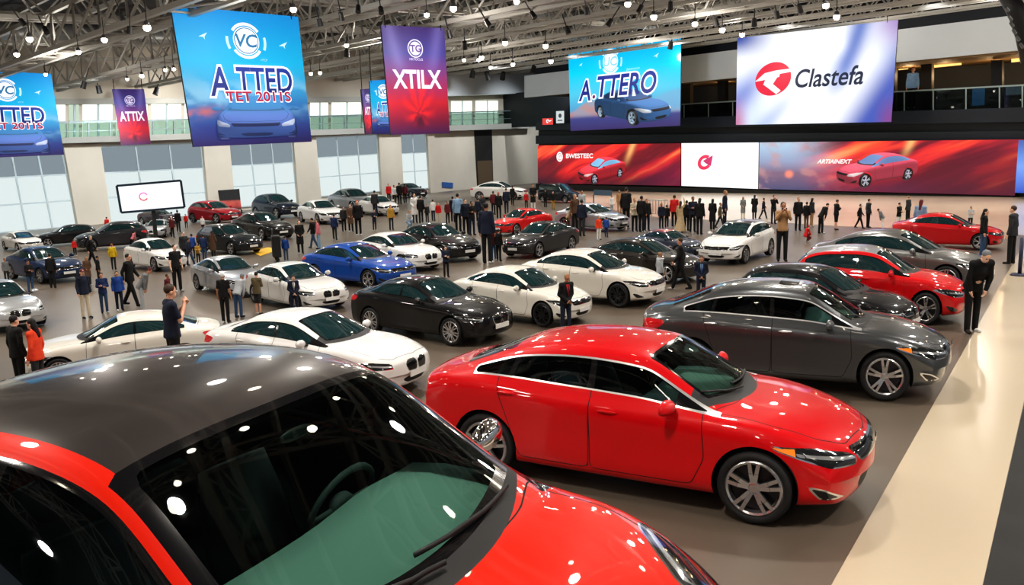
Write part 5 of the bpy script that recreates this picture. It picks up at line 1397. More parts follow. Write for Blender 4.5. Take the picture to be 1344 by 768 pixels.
def make_person(pose):
    """a figure 1.75 tall facing +x; body one continuous surface, clothes and hair its parts"""
    r = empty('person'); lean = pose.get('lean', 0.)
    drop = pose.get('drop', 0.); HZ = .93 - drop
    hip = np.array([0, 0, HZ])
    def T(p):                                                       # trunk frame -> world
        x, y, z = p[0], p[1], p[2]; c, s = math.cos(lean), math.sin(lean)
        return hip + np.array([x * c + z * s, y, -x * s + z * c])
    sh = {s: T((0, s * .185, .475)) for s in (1, -1)}
    elb = {s: T(pose['elb'][0 if s == 1 else 1] * np.array([1, s, 1])) for s in (1, -1)}
    wri = {s: T(pose['wri'][0 if s == 1 else 1] * np.array([1, s, 1])) for s in (1, -1)}
    leg = {}
    for i, s in enumerate((1, -1)):
        f, k = pose['leg'][i]; h = hip + np.array([0, s * .092, -.02])
        kn = h + .43 * np.array([math.sin(f), s * .03, -math.cos(f)]); an = kn + .41 * np.array([math.sin(f - k), 0, -math.cos(f - k)])
        leg[s] = (h, kn, an)
    low = min(leg[s][2][2] for s in (1, -1)); dz = .085 - low
    for s in (1, -1): leg[s] = tuple(p + [0, 0, dz] for p in leg[s]); sh[s] = sh[s] + [0, 0, dz]; elb[s] = elb[s] + [0, 0, dz]; wri[s] = wri[s] + [0, 0, dz]
    hip = hip + [0, 0, dz]
    nod = pose.get('nod', 0.)
    neck = T((0.0, 0, .53)); hc = T((.03 + .02 * nod, 0, .665)); hx = math.cos(lean * .6 + nod), -math.sin(lean * .6 + nod)
    fx = np.array([hx[0], 0, hx[1]]); fz = np.array([-hx[1], 0, hx[0]]); fy = np.array([0, 1., 0])
    Hd = lambda p: hc + fx * p[0] + fy * p[1] + fz * p[2]
    def torso(m, g):
        m_ = lambda p, rr: m.sphere(T(p), rr, 14, 10)
        m_((0, 0, .36), (.115 + g, .165 + g, .19 + g)); m_((.005, 0, .18), (.105 + g, .145 + g, .18 + g)); m_((-.005, 0, .02), (.12 + g, .165 + g, .14 + g))
        for s in (1, -1): capsule(m, T((0, 0, .46)), sh[s] + 0, .07 + g, .062 + g)
    body = MB(); torso(body, 0); capsule(body, T((-.005, 0, .46)), T((.015, 0, .58)), .062, .055)
    for s in (1, -1):
        capsule(body, sh[s], elb[s], .052, .041); capsule(body, elb[s], wri[s], .041, .028)
        h, kn, an = leg[s]; capsule(body, h, kn, .085, .056); capsule(body, kn, kn + (an - kn) * .4, .056, .058); capsule(body, kn + (an - kn) * .4, an, .058, .036)
        fwd = np.array([1, s * .12, 0]); capsule(body, an + [0, 0, -.04], an + fwd * .13 + [0, 0, -.055], .036, .03)
        # hand: palm, four curled fingers, thumb from its side
        d = unit(wri[s] - elb[s]); side = unit(np.cross(d, fy if abs(d[1]) < .8 else np.array([1., 0, 0]))); pal = unit(np.cross(side, d)) * s
        palm = wri[s] + d * .05; capsule(body, wri[s], palm, .030, .032); 
        for q, L in zip((-1.5, -.5, .5, 1.5), (.060, .072, .078, .070)):
            b0 = palm + d * .03 + side * q * .017; b1 = b0 + d * L * .55 - pal * .008; b2 = b1 + d * L * .40 - pal * .026
            capsule(body, b0, b1, .0100, .0092, 8); capsule(body, b1, b2, .0092, .0078, 8)
        t0 = wri[s] + d * .03 + side * .028; capsule(body, t0, t0 + side * .03 + d * .028, .012, .010, 8); capsule(body, t0 + side * .03 + d * .028, t0 + side * .036 + d * .062, .010, .008, 8)
    S = lambda p, rr: body.sphere(Hd(p), rr, 16, 12)
    S((0, 0, .025), (.094, .075, .092)); S((.028, 0, -.045), (.066, .056, .070)); S((.085, 0, -.016), (.020, .013, .026)); S((.078, 0, -.068), (.02, .026, .016)); S((.072, 0, .022), (.022, .055, .012))
    for s in (1, -1): S((-.008, s * .078, -.012), (.022, .010, .032))
    bo = remeshed('body', body, 'skin', .0105, .22, 1); bo.parent = r; KIDS.setdefault(r.name, []).append(bo)
    bo.data.materials.append(M('eye_dark')); bo.data.materials.append(M('lip'))
    ey = [Hd((.083, s * .030, .004)) for s in (1, -1)]; mo = Hd((.094, 0, -.058)); ci = []
    for p in bo.data.polygons:
        c = np.array(p.center); q = 0
        if min(np.linalg.norm(c - e) for e in ey) < .017: q = 1
        elif abs(np.dot(c - mo, fy)) < .022 and abs(np.dot(c - mo, fz)) < .009 and np.dot(c - mo, fx) > -.03: q = 2
        ci.append(q)
    bo.data.polygons.foreach_set('material_index', ci)
    def etube(m, prof, cx=-.005):                                    # (z, rx, ry) rings in the trunk frame
        b = len(m.v); n = 20
        for (z, rx, ry) in prof:
            for k in range(n):
                a = 2 * math.pi * k / n; m.v.append(tuple(T((cx + rx * math.cos(a), ry * math.sin(a), z))))
        for i in range(len(prof) - 1):
            for k in range(n): m.f.append((b + i * n + k, b + i * n + (k + 1) % n, b + (i + 1) * n + (k + 1) % n, b + (i + 1) * n + k))
        m.f.append(tuple(b + k for k in range(n))[::-1]); m.f.append(tuple(b + (len(prof) - 1) * n + k for k in range(n)))
    # top
    st = pose.get('style', 'jacket'); m = MB(); g = .020 if st in ('jacket', 'coat') else .012
    hz = {'jacket': -.10, 'coat': -.45, 'gown': -.88}.get(st, -.06); fl = {'coat': 1.25, 'gown': 1.0}.get(st, 1.0)
    m.sphere(T((0, 0, .36)), (.115 + g, .160 + g, .17 + g), 14, 10)
    for s in (1, -1): capsule(m, T((0, s * .03, .455)), sh[s] + np.array([0, -s * .004, -.004]), .068 + g, .062 + g)
    prof = [(.36, .115 + g, .162 + g), (.20, .106 + g, .148 + g), (.06, .122 + g, .165 + g), (max(hz, -.10), .134 + g, .180 + g)]
    if hz < -.1: prof += [(hz * .5 - .05, .15 + g, .19 + g) if st == 'coat' else (-.45, .22, .26), (hz, .18, .21) if st == 'coat' else (hz, .34, .40)]
    etube(m, prof)
    slv = pose.get('sleeve', 1.0)
    for s in (1, -1):
        capsule(m, sh[s] + np.array([0, -s * .01, -.01]), elb[s] if slv >= .5 else sh[s] + (elb[s] - sh[s]) * .75, .054 + g * .7, .046 + g * .6)
        if slv >= 1: capsule(m, elb[s], elb[s] + (wri[s] - elb[s]) * .96, .050 + g * .5, .036 + g * .5)
    col_ = T((0.0, 0, .53)); capsule(m, T((-.01, 0, .47)), T((.005, 0, .525)), .075, .066)
    o = remeshed({'gown': 'gown', 'coat': 'coat', 'jacket': 'jacket'}.get(st, 'shirt'), m, 'cloth', .017, .35, 2); o.parent = r; KIDS.setdefault(r.name, []).append(o)
    # trousers
    if st != 'gown':
        m = MB(); m.sphere(T((-.005, 0, .02)), (.128, .172, .13), 14, 10)
        end = pose.get('hemleg', 1.0)
        for s in (1, -1):
            h, kn, an = leg[s]; capsule(m, h, kn, .098, .072)
            if end >= 1: capsule(m, kn, an + [0, 0, -.015], .072, .060)
        o = remeshed('trousers' if end >= 1 else 'shorts', m, 'cloth', .017, .35, 2); o.parent = r; KIDS.setdefault(r.name, []).append(o)
    for s in (1, -1):
        an = leg[s][2]; fwd = np.array([1, s * .12, 0]); m = MB(); capsule(m, an + [-.025, 0, -.04], an + fwd * .15 + [0, 0, -.055], .043, .034)
        v = np.array(m.v); v[:, 2] = np.maximum(v[:, 2], an[2] - .085); m.v = [tuple(p) for p in v]
        m.build('shoe', 'cloth', r, True)
    # hair
    m = MB(); m.sphere(Hd((-.018, 0, .042)), (.098, .085, .088), 16, 12); hs = pose.get('hair', 'short')
    if hs == 'long':
        m.sphere(Hd((-.05, 0, -.03)), (.065, .085, .11), 12, 10); capsule(m, Hd((-.06, 0, -.05)), T((-.10, 0, .42)), .07, .06)
    if hs == 'cap': m.sphere(Hd((.075, 0, .052)), (.065, .062, .012), 14, 8)
    o = remeshed('cap' if hs == 'cap' else 'hair', m, 'hair_mat', .016, .5, 1); o.parent = r; KIDS.setdefault(r.name, []).append(o)
    if pose.get('tie'):
        q = MB(); w_ = [(.50, .045, .095), (.44, .055, .128), (.36, .045, .150), (.26, .025, .150), (.18, .006, .142)]
        for z, hw, xx in w_: q.v += [tuple(T((xx, -hw, z))), tuple(T((xx + .006, 0, z))), tuple(T((xx, hw, z)))]
        for i in range(len(w_) - 1):
            for k in (0, 1): q.f.append((3 * i + k, 3 * i + k + 1, 3 * i + k + 4, 3 * i + k + 3))
        q.build('shirt_front', 'cloth', r, True)
        q = MB(); q.bar(T((.120, 0, .49)), T((.166, 0, .36)), .03, .012); q.bar(T((.166, 0, .36)), T((.160, 0, .19)), .045, .012); q.build('necktie', 'cloth', r)
    if pose.get('phone'):
        p = (wri[1] + wri[-1]) / 2 if pose.get('phone') == 2 else wri[-1]; q = MB(); q.box(p + np.array([.02, 0, .07]), (.012, .15, .08)); q.build('phone', 'black_plastic', r)
    return r
V3 = lambda *a: np.array(a, float)
DOWN = dict(elb=[V3(-.03, .235, .20)] * 2, wri=[V3(.05, .25, -.05)] * 2)
POSE = {
    'stand': dict(DOWN, leg=[(.03, .03), (-.03, .02)]),
    'standlong': dict(DOWN, leg=[(.03, .03), (-.03, .02)], hair='long', nod=.1),
    'cap': dict(DOWN, leg=[(.04, .03), (-.05, .02)], hair='cap', nod=.15),
    'tee': dict(DOWN, leg=[(.06, .05), (-.04, .02)], style='tee', sleeve=.4),
    'walk': dict(elb=[V3(.07, .235, .20), V3(-.12, .235, .22)], wri=[V3(.22, .22, .03), V3(-.10, .25, -.03)], leg=[(-.32, .22), (.36, .08)]),
    'fold': dict(elb=[V3(.04, .235, .21)] * 2, wri=[V3(.20, -.02, .24), V3(.21, -.01, .20)], leg=[(.04, .03), (-.05, .02)], nod=.12),
    'photo': dict(elb=[V3(.12, .22, .30)] * 2, wri=[V3(.26, .07, .52)] * 2, leg=[(.03, .03), (-.03, .02)], phone=2, style='tee'),
    'bend': dict(elb=[V3(.10, .225, .22)] * 2, wri=[V3(.20, .16, .0)] * 2, leg=[(-.05, .02), (.08, .10)], lean=.55, nod=.3),
    'coat': dict(elb=[V3(.0, .24, .20)] * 2, wri=[V3(.13, .14, .05)] * 2, leg=[(.03, .03), (-.03, .02)], style='coat', hair='long'),
    'gown': dict(elb=[V3(-.02, .235, .20), V3(.06, .26, .62)], wri=[V3(.06, .24, -.03), V3(.08, .20, .86)], leg=[(.02, .02), (-.02, .02)], style='gown', hair='long'),
    'polo': dict(elb=[V3(.10, .20, .22)] * 2, wri=[V3(.24, .03, .42), V3(.25, .02, .45)], leg=[(.03, .03), (-.03, .02)], style='tee', sleeve=.4, nod=.1),
    'shorts': dict(elb=[V3(.06, .22, .22)] * 2, wri=[V3(.24, .08, .30)] * 2, leg=[(.05, .04), (-.05, .03)], hemleg=.5, nod=.25),
    'crouch': dict(elb=[V3(.16, .22, .28)] * 2, wri=[V3(.36, .12, .16)] * 2, leg=[(1.75, 2.25), (1.2, 2.2)], lean=.35, nod=.1),
    'suit': dict(elb=[V3(-.02, .24, .20)] * 2, wri=[V3(.17, .03, .05), V3(.17, .02, .03)], leg=[(.04, .03), (-.05, .02)], lean=.12, nod=.2, tie=1),
}
PEOPLE_PROTO = {}
COLS = dict(black=(10, 10, 12), charcoal=(44, 46, 50), grey=(120, 122, 124), lightgrey=(176, 180, 184), white=(226, 226, 224), cream=(206, 194, 172), beige=(190, 168, 132), tan=(168, 130, 92), brown=(92, 66, 48), olive=(104, 92, 66), navy=(22, 30, 52),
    blue=(34, 74, 150), lightblue=(128, 158, 186), denim=(52, 78, 112), red=(196, 30, 30), orange=(226, 70, 36), maroon=(96, 24, 34), pink=(206, 120, 130), yellow=(226, 190, 30), mustard=(176, 136, 50), darkblue=(28, 48, 92))
NICE = dict(lightgrey='light grey', lightblue='light blue', denim='blue jeans', darkblue='dark blue')
SKINS = [(222, 170, 142), (205, 150, 120), (176, 122, 92), (236, 190, 164)]
# x, feet y, head y, pose, facing (0 away from the camera, 180 towards it, 90 to the right, -90 to the left), top, trousers, hair, place or zone
PEOPLE = [
 # beside the cars, from the near side
 (234, 515, 373, 'polo', 75, 'navy', 'black', 'brown', 'man in navy polo shirt with hands raised to his chin beside a white saloon'),
 (29, 512, 414, 'stand', 60, 'black', 'black', 'black', 'person in black top beside the person in orange near the picture edge'),
 (53, 508, 418, 'standlong', -60, 'orange', 'charcoal', 'black', 'person in bright orange jacket near the nose of the white saloon by the picture edge'),
 (743, 429, 359, 'suit', 150, 'black', 'navy', 'tan', 'man in dark jacket over red shirt at the nose of a pearl white saloon'),
 (297, 424, 358, 'tee', 20, 'black', 'black', 'white', 'man in long black shirt with white cap beside the silver saloon'),
 (314, 417, 361, 'bend', 40, 'lightgrey', 'denim', 'grey', 'person in pale grey top leaning towards the off white saloon'),
 (340, 413, 357, 'shorts', 30, 'olive', 'charcoal', 'black', 'person in olive jacket and dark shorts beside the off white saloon'),
 (387, 406, 361, 'suit', 170, 'navy', 'navy', 'brown', 'man in navy suit leaning at the front wing of the off white saloon'),
 (586, 364, 323, 'fold', 160, 'navy', 'black', 'black', 'man in dark navy suit with folded arms beside the white saloon behind the blue one'),
 (114, 418, 353, 'cap', 150, 'navy', 'cream', 'maroon', 'man in navy jacket and cream trousers with dark red cap on the open grey floor'),
 (138, 411, 358, 'fold', 175, 'darkblue', 'denim', 'black', 'person in blue jacket and jeans next to the man with the red cap'),
 (158, 408, 356, 'standlong', 170, 'blue', 'navy', 'brown', 'woman in bright blue sweater and dark trousers on the open grey floor'),
 (174, 402, 333, 'walk', 120, 'black', 'black', 'black', 'person all in black striding past the woman in the blue sweater'),
 (188, 410, 352, 'bend', 100, 'grey', 'lightgrey', 'maroon', 'person in grey jacket bending forward beside the person striding in black'),
 (223, 404, 360, 'stand', 120, 'maroon', 'brown', 'brown', 'person in dark red top just behind the man in the navy polo shirt'),
 (234, 383, 321, 'tee', 150, 'black', 'black', 'black', 'person in black shirt beside the nose of the white saloon in the aisle'),
 (117, 375, 337, 'coat', 160, 'brown', 'charcoal', 'tan', 'person in brown coat behind the man with the red cap'),
 (131, 373, 336, 'stand', 100, 'black', 'black', 'black', 'person in black between the brown coat and the yellow jacket'),
 (150, 354, 320, 'stand', 10, 'yellow', 'charcoal', 'orange', 'person in a bright yellow jacket in the aisle'),
 (41, 383, 342, 'fold', 150, 'black', 'denim', 'brown', 'person in black top and jeans in front of the navy saloon'),
 (70, 378, 333, 'stand', 20, 'black', 'black', 'black', 'person all in black with back turned beside the navy saloon'),
 (10, 372, 339, 'stand', 150, 'grey', 'charcoal', 'brown', 'person in grey top at the picture edge beside the navy saloon'),
 (122, 350, 309, 'walk', 110, 'black', 'black', 'grey', 'grey haired person in black walking beside the navy saloon'),
 (376, 343, 310, 'stand', 10, 'blue', 'denim', 'brown', 'person in blue jacket and jeans standing alone beside the yellow floor marking'),
 (395, 333, 289, 'coat', 170, 'black', 'black', 'brown', 'long haired person in black coat by the person in the blue jacket'),
 (412, 326, 286, 'walk', -60, 'black', 'denim', 'black', 'person in black jacket and jeans facing the person in pink'),
 (419, 326, 287, 'standlong', -80, 'pink', 'lightblue', 'brown', 'person in pink top beside the white saloon at the windows'),
 (440, 315, 281, 'stand', 20, 'darkblue', 'charcoal', 'black', 'person in dark blue jacket in the group below the last wide window bay'),
 (452, 304, 271, 'stand', 160, 'charcoal', 'black', 'black', 'person in charcoal jacket in the group below the last wide window bay'),
 (461, 304, 268, 'coat', 170, 'brown', 'black', 'brown', 'person in brown coat in the group below the last wide window bay'),
 (471, 309, 263, 'standlong', 170, 'black', 'black', 'orange', 'red haired person in black in the group below the last wide window bay'),
 (493, 284, 250, 'stand', 20, 'charcoal', 'navy', 'black', 'person in charcoal beside the white saloon under the last wide window bay'),
 (492, 303, 275, 'fold', 150, 'navy', 'navy', 'black', 'person in navy with folded arms next to the mustard jacket'),
 (514, 302, 269, 'stand', 160, 'mustard', 'charcoal', 'black', 'person in mustard jacket at the edge of the dense crowd'),
 (640, 346, 266, 'stand', 20, 'navy', 'black', 'black', 'tall person in navy standing in the aisle before the dense crowd'),
 (648, 340, 298, 'standlong', -40, 'maroon', 'denim', 'brown', 'person in dark red top close beside the tall person in navy'),
 (655, 342, 301, 'stand', 30, 'black', 'black', 'black', 'person in black between the tall one in navy and the charcoal saloon'),
 (893, 381, 312, 'walk', -90, 'black', 'black', 'brown', 'man in black walking past the nose of the dark brown saloon'),
 (866, 384, 331, 'stand', 60, 'lightgrey', 'black', 'tan', 'person in pale grey coat beside the man walking in black'),
 (920, 398, 335, 'suit', 175, 'navy', 'navy', 'brown', 'man in navy suit and pale blue shirt standing behind the grey saloon roof'),
 (1026, 343, 265, 'photo', 170, 'tan', 'black', 'black', 'person in tan top and black leggings holding up a phone beside the white hatchback'),
 (1275, 423, 325, 'bend', 150, 'black', 'black', 'grey', 'man in black suit bending at the nose of the red hatchback with the grey roof'),
 (1326, 347, 270, 'stand', -70, 'charcoal', 'black', 'brown', 'man in dark grey suit jacket standing alone on the cream aisle'),
 (1289, 338, 274, 'standlong', 100, 'black', 'denim', 'black', 'person in black jacket and jeans at the nose of the dark red saloon'),
 (1206, 322, 262, 'standlong', 20, 'lightblue', 'black', 'maroon', 'person in pale blue top with red hair beside the dark red saloon'),
 (1222, 322, 287, 'crouch', 40, 'black', 'charcoal', 'black', 'person in black crouching by the door of the dark red saloon'),
 (1057, 318, 296, 'crouch', 60, 'red', 'maroon', 'red', 'person in red crouching behind the red hatchback with the grey roof'),
 (786, 315, 284, 'stand', 150, 'orange', 'white', 'tan', 'small person in orange vest and pale trousers in front of the silver saloon'),
 (796, 312, 285, 'stand', 20, 'blue', 'darkblue', 'black', 'small person in blue next to the one in the orange vest'),
 (764, 310, 262, 'stand', 20, 'navy', 'charcoal', 'black', 'person in navy top at the tail of the silver saloon'),
 (755, 304, 255, 'stand', 150, 'brown', 'black', 'tan', 'person in brown jacket behind the tail of the silver saloon'),
 (746, 300, 272, 'bend', 120, 'beige', 'brown', 'black', 'person in beige bending at the tail of the silver saloon'),
 (764, 288, 250, 'stand', 160, 'lightgrey', 'charcoal', 'black', 'person in pale grey top standing behind the silver saloon'),
 (1196, None, None, 'stand', 180, 'lightblue', 'black', 'orange', 'person in pale blue top standing up on the dark gallery'),
]
def zone(phrase, rows):
    for r in sorted(rows):
        PEOPLE.append((*r, ('zone', phrase)))
zone('the crowd beside the small red saloon', [
 (545, 293, 254, 'coat', 160, 'white', 'charcoal', 'brown'), (553, 293, 257, 'stand', 20, 'black', 'black', 'black'), (536, 300, 276, 'crouch', 150, 'lightgrey', 'lightblue', 'tan'), (561, 292, 268, 'stand', 160, 'charcoal', 'black', 'black'), (576, 293, 266, 'standlong', 170, 'red', 'cream', 'brown'),
 (569, 290, 262, 'stand', 20, 'white', 'navy', 'black'), (588, 294, 264, 'stand', 150, 'maroon', 'black', 'brown'), (595, 292, 258, 'stand', 20, 'black', 'black', 'black'), (602, 304, 254, 'stand', 15, 'lightblue', 'black', 'black'), (612, 308, 261, 'stand', 160, 'navy', 'black', 'brown'),
 (620, 308, 264, 'fold', 150, 'black', 'navy', 'black'), (628, 292, 260, 'stand', 20, 'navy', 'black', 'black'), (634, 288, 256, 'coat', 160, 'charcoal', 'black', 'brown'), (648, 282, 251, 'stand', 20, 'maroon', 'black', 'black'), (655, 287, 252, 'standlong', 170, 'black', 'black', 'orange'), (665, 281, 247, 'stand', 20, 'navy', 'navy', 'black'), (673, 270, 244, 'stand', 30, 'black', 'black', 'black')])
zone('the people by the narrow window strip', [(511, 267, 241, 'stand', 160, 'red', 'charcoal', 'black'), (518, 268, 243, 'stand', 150, 'white', 'black', 'black'), (525, 268, 240, 'stand', 20, 'black', 'black', 'black'), (532, 267, 241, 'standlong', 20, 'maroon', 'black', 'black')])
zone('the group before the black van', [(691, 274, 252, 'stand', 160, 'red', 'charcoal', 'brown'), (700, 275, 242, 'coat', 170, 'black', 'white', 'brown'), (716, 272, 248, 'stand', 20, 'black', 'black', 'black'), (726, 275, 251, 'standlong', 160, 'black', 'mustard', 'black')])
zone('the row below the red flame panel', [(803, 281, 256, 'stand', 150, 'white', 'lightgrey', 'black'), (813, 280, 250, 'standlong', 160, 'tan', 'tan', 'tan'), (822, 301, 246, 'stand', 20, 'black', 'black', 'black'), (833, 304, 260, 'fold', 160, 'cream', 'black', 'tan'), (842, 304, 257, 'stand', 30, 'black', 'black', 'black'), (849, 303, 261, 'stand', 160, 'black', 'navy', 'brown'),
 (868, 300, 267, 'stand', 160, 'navy', 'black', 'brown'), (875, 299, 269, 'stand', 20, 'black', 'black', 'black'), (885, 299, 256, 'stand', 15, 'red', 'black', 'brown'), (893, 305, 259, 'gown', 20, 'beige', 'beige', 'brown')])
zone('the row below the plain white panel', [(901, 303, 263, 'stand', 20, 'black', 'black', 'black'), (909, 305, 258, 'fold', 160, 'navy', 'black', 'black'), (918, 308, 260, 'standlong', 20, 'black', 'black', 'black'), (935, 303, 261, 'coat', 30, 'black', 'black', 'black'), (945, 300, 266, 'walk', 90, 'olive', 'charcoal', 'tan'), (951, 298, 250, 'stand', 100, 'navy', 'navy', 'tan'), (975, 288, 258, 'coat', 150, 'grey', 'cream', 'tan'), (990, 288, 256, 'coat', 20, 'black', 'black', 'black')])
zone('the line below the longest panel', [(1002, 288, 260, 'walk', 80, 'black', 'black', 'black'), (1015, 294, 256, 'photo', 150, 'black', 'charcoal', 'brown'), (1047, 303, 259, 'stand', 160, 'black', 'black', 'tan'), (1058, 300, 265, 'stand', 30, 'black', 'brown', 'black'), (1065, 298, 260, 'standlong', 60, 'charcoal', 'tan', 'black'), (1077, 307, 267, 'bend', 60, 'black', 'black', 'brown'), (1097, 302, 262, 'shorts', 60, 'black', 'black', 'brown'),
 (1128, 300, 268, 'walk', 100, 'black', 'black', 'black'), (1139, 299, 261, 'stand', 60, 'charcoal', 'black', 'brown'), (1158, 302, 274, 'bend', -80, 'grey', 'white', 'black'), (1179, 302, 266, 'fold', 120, 'black', 'white', 'black'), (1191, 294, 257, 'stand', -60, 'charcoal', 'black', 'tan'), (1273, 300, 271, 'fold', 160, 'lightgrey', 'black', 'black')])
zone('the cluster beside the black hatchback', [(244, 349, 304, 'stand', 150, 'charcoal', 'navy', 'grey'), (250, 352, 312, 'walk', 60, 'navy', 'denim', 'brown'), (254, 341, 307, 'stand', 20, 'blue', 'charcoal', 'black'), (261, 346, 319, 'fold', 160, 'mustard', 'black', 'black'), (269, 341, 308, 'stand', 20, 'darkblue', 'denim', 'black'), (281, 340, 303, 'coat', 30, 'brown', 'charcoal', 'brown')])
zone('the people just below the white monitor', [(99, 336, 314, 'stand', 160, 'red', 'black', 'brown'), (142, 308, 285, 'stand', 30, 'red', 'charcoal', 'black'), (175, 326, 304, 'bend', 60, 'pink', 'charcoal', 'brown'), (207, 300, 274, 'stand', 150, 'charcoal', 'black', 'brown'), (219, 303, 279, 'stand', 20, 'grey', 'black', 'black'), (227, 312, 285, 'stand', 150, 'maroon', 'black', 'brown'), (235, 305, 276, 'stand', 20, 'black', 'black', 'black'), (245, 300, 281, 'stand', 160, 'red', 'black', 'brown'), (267, 305, 284, 'stand', 30, 'white', 'charcoal', 'pink')])
ORD = 'first second third fourth fifth sixth seventh eighth ninth tenth eleventh twelfth thirteenth fourteenth fifteenth sixteenth seventeenth eighteenth nineteenth twentieth'.split()
counts = {}; STAND = []; FOOT = []
for k_, (kd, cx_, cy_, rz_, s_, kx_, kz_) in list(POSES.items()) + [('A', ('cross', -1.627, 4.634, -26.66, 1.526, .789, 1.02))]:
    T_ = car_type(kd); wk = 1.129 if k_ == 'A' else 1
    FOOT.append((cx_, cy_, math.cos(R(rz_)), math.sin(R(rz_)), (T_['xf'] - T_['xr'] + .15) / 2 * s_ * kx_, (T_['W'] + .04) * s_ * wk, (T_['xf'] + T_['xr']) / 2 * s_ * kx_))
for spec in PEOPLE:
    x, fy_, hy_, pose, face, topc, botc, hairc, place = spec
    if pose not in PEOPLE_PROTO:
        PEOPLE_PROTO[pose] = make_person(POSE[pose]); index_kids(); r = PEOPLE_PROTO[pose]; bpy.context.view_layer.update()
        zs = [(ch.matrix_world @ Vector(c)).z for ch in KIDS[r.name] for c in ch.bound_box]; r['h'] = max(zs)
        hh = max(zs)
    else: r = copy_tree(PEOPLE_PROTO[pose])
    hh = r['h']
    if fy_ is None:
        p = sw(x, 146, -1.2); p[2] = sw(1196, 141.5, 0)[2]; s = 3.0 / 1.75 * .95
    else:
        p = ground(x, fy_); p[2] = 0
        lo, hi = .2, 2.5
        for _ in range(30):
            s = (lo + hi) / 2; yy = project(p + np.array([0, 0, hh * s]))[0, 1]
            if yy < hy_: hi = s
            else: lo = s
        p[2] = .006 if not any(k in str(place) for k in ('cream aisle',)) else .012
        lo_, hi_ = 0., 0.
        def blocked(q, rad):
            for (cx_, cy_, ca, sa, hl_, hw_, fr_) in FOOT:
                dx, dy = q[0] - cx_, q[1] - cy_; u, v_ = dx * ca + dy * sa - fr_, -dx * sa + dy * ca
                if abs(u) < hl_ + rad and abs(v_) < hw_ + rad: return True
            return any(math.hypot(q[0] - o_[0], q[1] - o_[1]) < (rad + o_[2]) for o_ in STAND)
        vd = unit(np.array([p[0], p[1], 0])); q0 = p.copy(); rad = .25 * s
        for d_ in [0] + [sg * .12 * i for i in range(1, 70) for sg in (-1, 1)]:
            if not blocked(q0 + vd * d_, rad): p = q0 + vd * d_; break
        STAND.append((p[0], p[1], rad)); lo, hi = .2, 2.5
        for _ in range(30):
            s = (lo + hi) / 2; yy = project(np.array([p[0], p[1], hh * s]))[0, 1]
            if yy < hy_: hi = s
            else: lo = s
    # heading: 0 means looking away along the view ray
    view = math.atan2(p[1], p[0]); r.rotation_euler = (0, 0, view - R(face)); r.location = p; r.scale = (s * .9, s * .9, s)
    rs = random.Random(int(x * 7 + (fy_ or 0)))
    lin = lambda n: (*rgb(*COLS[n]), 1)
    for ch in KIDS.get(r.name, []):
        n = ch.name.split('.')[0]
        if n == 'body': ch.color = (*rgb(*rs.choice(SKINS)), 1)
        elif n in ('jacket', 'coat', 'gown', 'shirt'): ch.color = lin(topc)
        elif n in ('trousers', 'shorts'): ch.color = lin(botc)
        elif n in ('shirt_front', 'necktie'): ch.color = lin(dict([(743, 'red'), (387, 'white'), (920, 'lightblue')]).get(x, 'white')) if n == 'shirt_front' else lin(dict([(743, 'maroon'), (387, 'grey'), (920, 'blue')]).get(x, 'black'))
        elif n == 'shoe': ch.color = (*rgb(*rs.choice([(16, 16, 18), (40, 32, 28), (190, 188, 184)])), 1)
        elif n in ('hair', 'cap'): ch.color = lin(hairc) if hairc not in ('tan', 'brown', 'orange', 'red') else (*rgb(*dict(tan=(150, 112, 74), brown=(62, 42, 30), orange=(168, 80, 36), red=(190, 26, 28))[hairc]), 1)
    del r['h']
    if r == PEOPLE_PROTO[pose]: pass
    PEOPLE_PROTO[pose]['h'] = hh
    if isinstance(place, tuple):
        k = counts[place[1]] = counts.get(place[1], 0) + 1
        what = NICE.get(topc, topc); noun = {'gown': 'long gown', 'coat': 'coat'}.get(pose, 'top')
        tag(r, '%s from the window side in %s, %s %s' % (ORD[k - 1], place[1], what, noun), 'person', 'visitors in ' + place[1])
    else: tag(r, place, 'person')

for r in PEOPLE_PROTO.values():
    if 'h' in r: del r['h']
# ================================================================ camera, light
cam = bpy.data.cameras.new('camera'); co = bpy.data.objects.new('camera', cam); C.objects.link(co)
cam.sensor_width = 36; cam.lens = FPX / 1344 * 36; cam.clip_end = 400; cam.clip_start = .05
Mx = Matrix(np.stack([_RT, _UP, -_F], 1).tolist()).to_4x4(); Mx.translation = EYEV.tolist(); co.matrix_world = Mx
bpy.context.scene.camera = co
w = bpy.data.worlds.new('world'); bpy.context.scene.world = w; w.use_nodes = True
bg = w.node_tree.nodes['Background']; bg.inputs[0].default_value = (.86, .92, 1., 1); bg.inputs[1].default_value = .24
def area(loc, rot, sx, sy, e, col=(1, .93, .84)):
    l = bpy.data.lights.new('ceiling_light_panel', 'AREA'); l.shape = 'RECTANGLE'; l.size = sx; l.size_y = sy; l.energy = e; l.color = col
    o = bpy.data.objects.new('ceiling_light_panel', l); C.objects.link(o); o.location = loc; o.rotation_euler = rot; return o
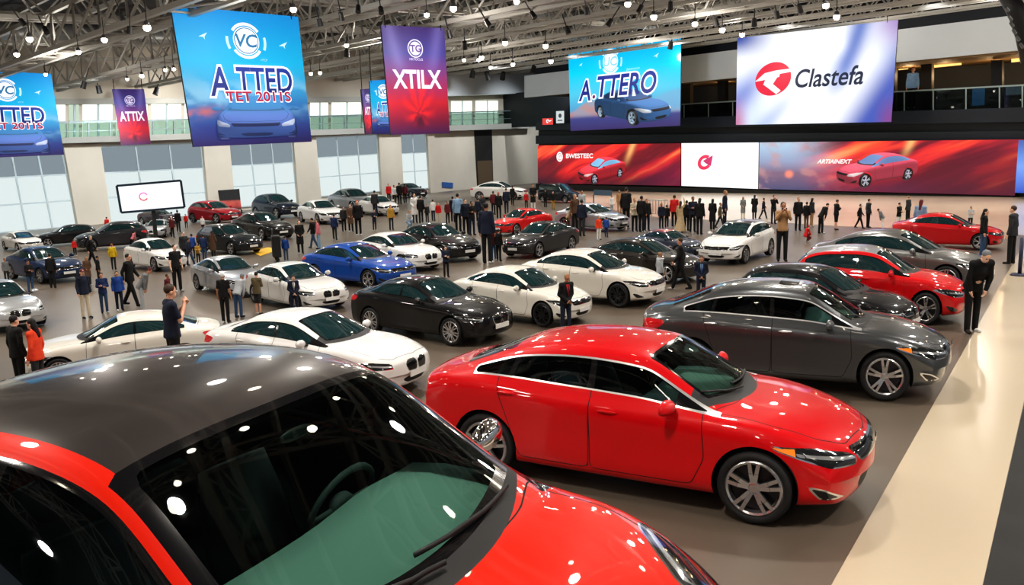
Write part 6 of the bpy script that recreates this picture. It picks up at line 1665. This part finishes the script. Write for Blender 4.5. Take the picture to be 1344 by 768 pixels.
# rows of bare spot lights over the hall, level with the trusses
for ix in range(-3, 5):
    for iy in range(0, 9):
        x, y = ix * 7.5 - 4 + (iy % 2) * 3.5, -4 + iy * 8.5
        if np.dot(np.array([x, y, 0]) - LW0, LN) < 2 or np.dot(np.array([x, y, 0]) - SW0, SN) < 3: continue
        if np.dot(np.array([x, y, 0]) - LW0, LN) < 8: continue
        l = bpy.data.lights.new('roof_lamp', 'SPOT'); l.energy = 1150; l.spot_size = R(130); l.spot_blend = .6; l.shadow_soft_size = .22; l.color = (1, .94, .86)
        o = bpy.data.objects.new('roof_lamp', l); C.objects.link(o); o.location = (x, y, roofz(x, y) - .2)
for ix in range(-3, 6):
    for iy in range(0, 9):
        x, y = ix * 7.5 - 4 + (iy % 2) * 3.5, -4 + iy * 8.5
        if (ix + iy) % 2 or np.dot(np.array([x, y, 0]) - LW0, LN) < 2 or np.dot(np.array([x, y, 0]) - SW0, SN) < 3: continue
        l = bpy.data.lights.new('truss_fill', 'POINT'); l.energy = 260; l.shadow_soft_size = .25; l.color = (1, .93, .84)  # point fill added to brighten the trusses, no fixture
        o = bpy.data.objects.new('truss_fill', l); C.objects.link(o); o.location = (x + 2, y + 2, roofz(x + 2, y + 2) - .6)
def aimed(p, q, en, ang, col):
    l = bpy.data.lights.new('aimed_fill', 'SPOT'); l.energy = en; l.spot_size = R(ang); l.spot_blend = .8; l.shadow_soft_size = .3; l.color = col
    o = bpy.data.objects.new('aimed_fill', l); C.objects.link(o); o.location = p; o.rotation_euler = Vector((q - p).tolist()).to_track_quat('-Z', 'Y').to_euler()
# added fill spots without fixtures: cool daylight on window wall, others on screen wall
for t in np.linspace(-.15, 1., 8):
    q = LW0 + (LW1 - LW0) * t; p = q + LN * 11; p[2] = roofz(p[0], p[1]) - .1; q = q + LN * 2; q[2] = 2.2
    aimed(p, q, 3600, 95, (.92, .97, 1.))
for t in np.linspace(.05, 1.15, 6):
    q = SW0 + (SW1 - SW0) * t; p = q + SN * 9; p[2] = roofz(p[0], p[1]) - .1; q = q + SN * 0; q[2] = 10.
    aimed(p, q, 430, 70, (.95, .97, 1.))
    q2 = q + SN * 8; q2[2] = 0; p2 = p + SN * 1.; aimed(p2, q2, 2600, 90, (1, .95, .88))  # added warm fill brightening the stage floor
sc = bpy.context.scene
sc.view_settings.view_transform = 'Standard'; sc.view_settings.look = 'Medium High Contrast'; sc.view_settings.exposure = 0.; sc.view_settings.gamma = 1.
sc.cycles.use_denoising = True; sc.cycles.max_bounces = 6; sc.cycles.diffuse_bounces = 2; sc.cycles.glossy_bounces = 3; sc.cycles.transparent_max_bounces = 12; sc.cycles.sample_clamp_indirect = 4.
sc.cycles.caustics_reflective = False; sc.cycles.caustics_refractive = False
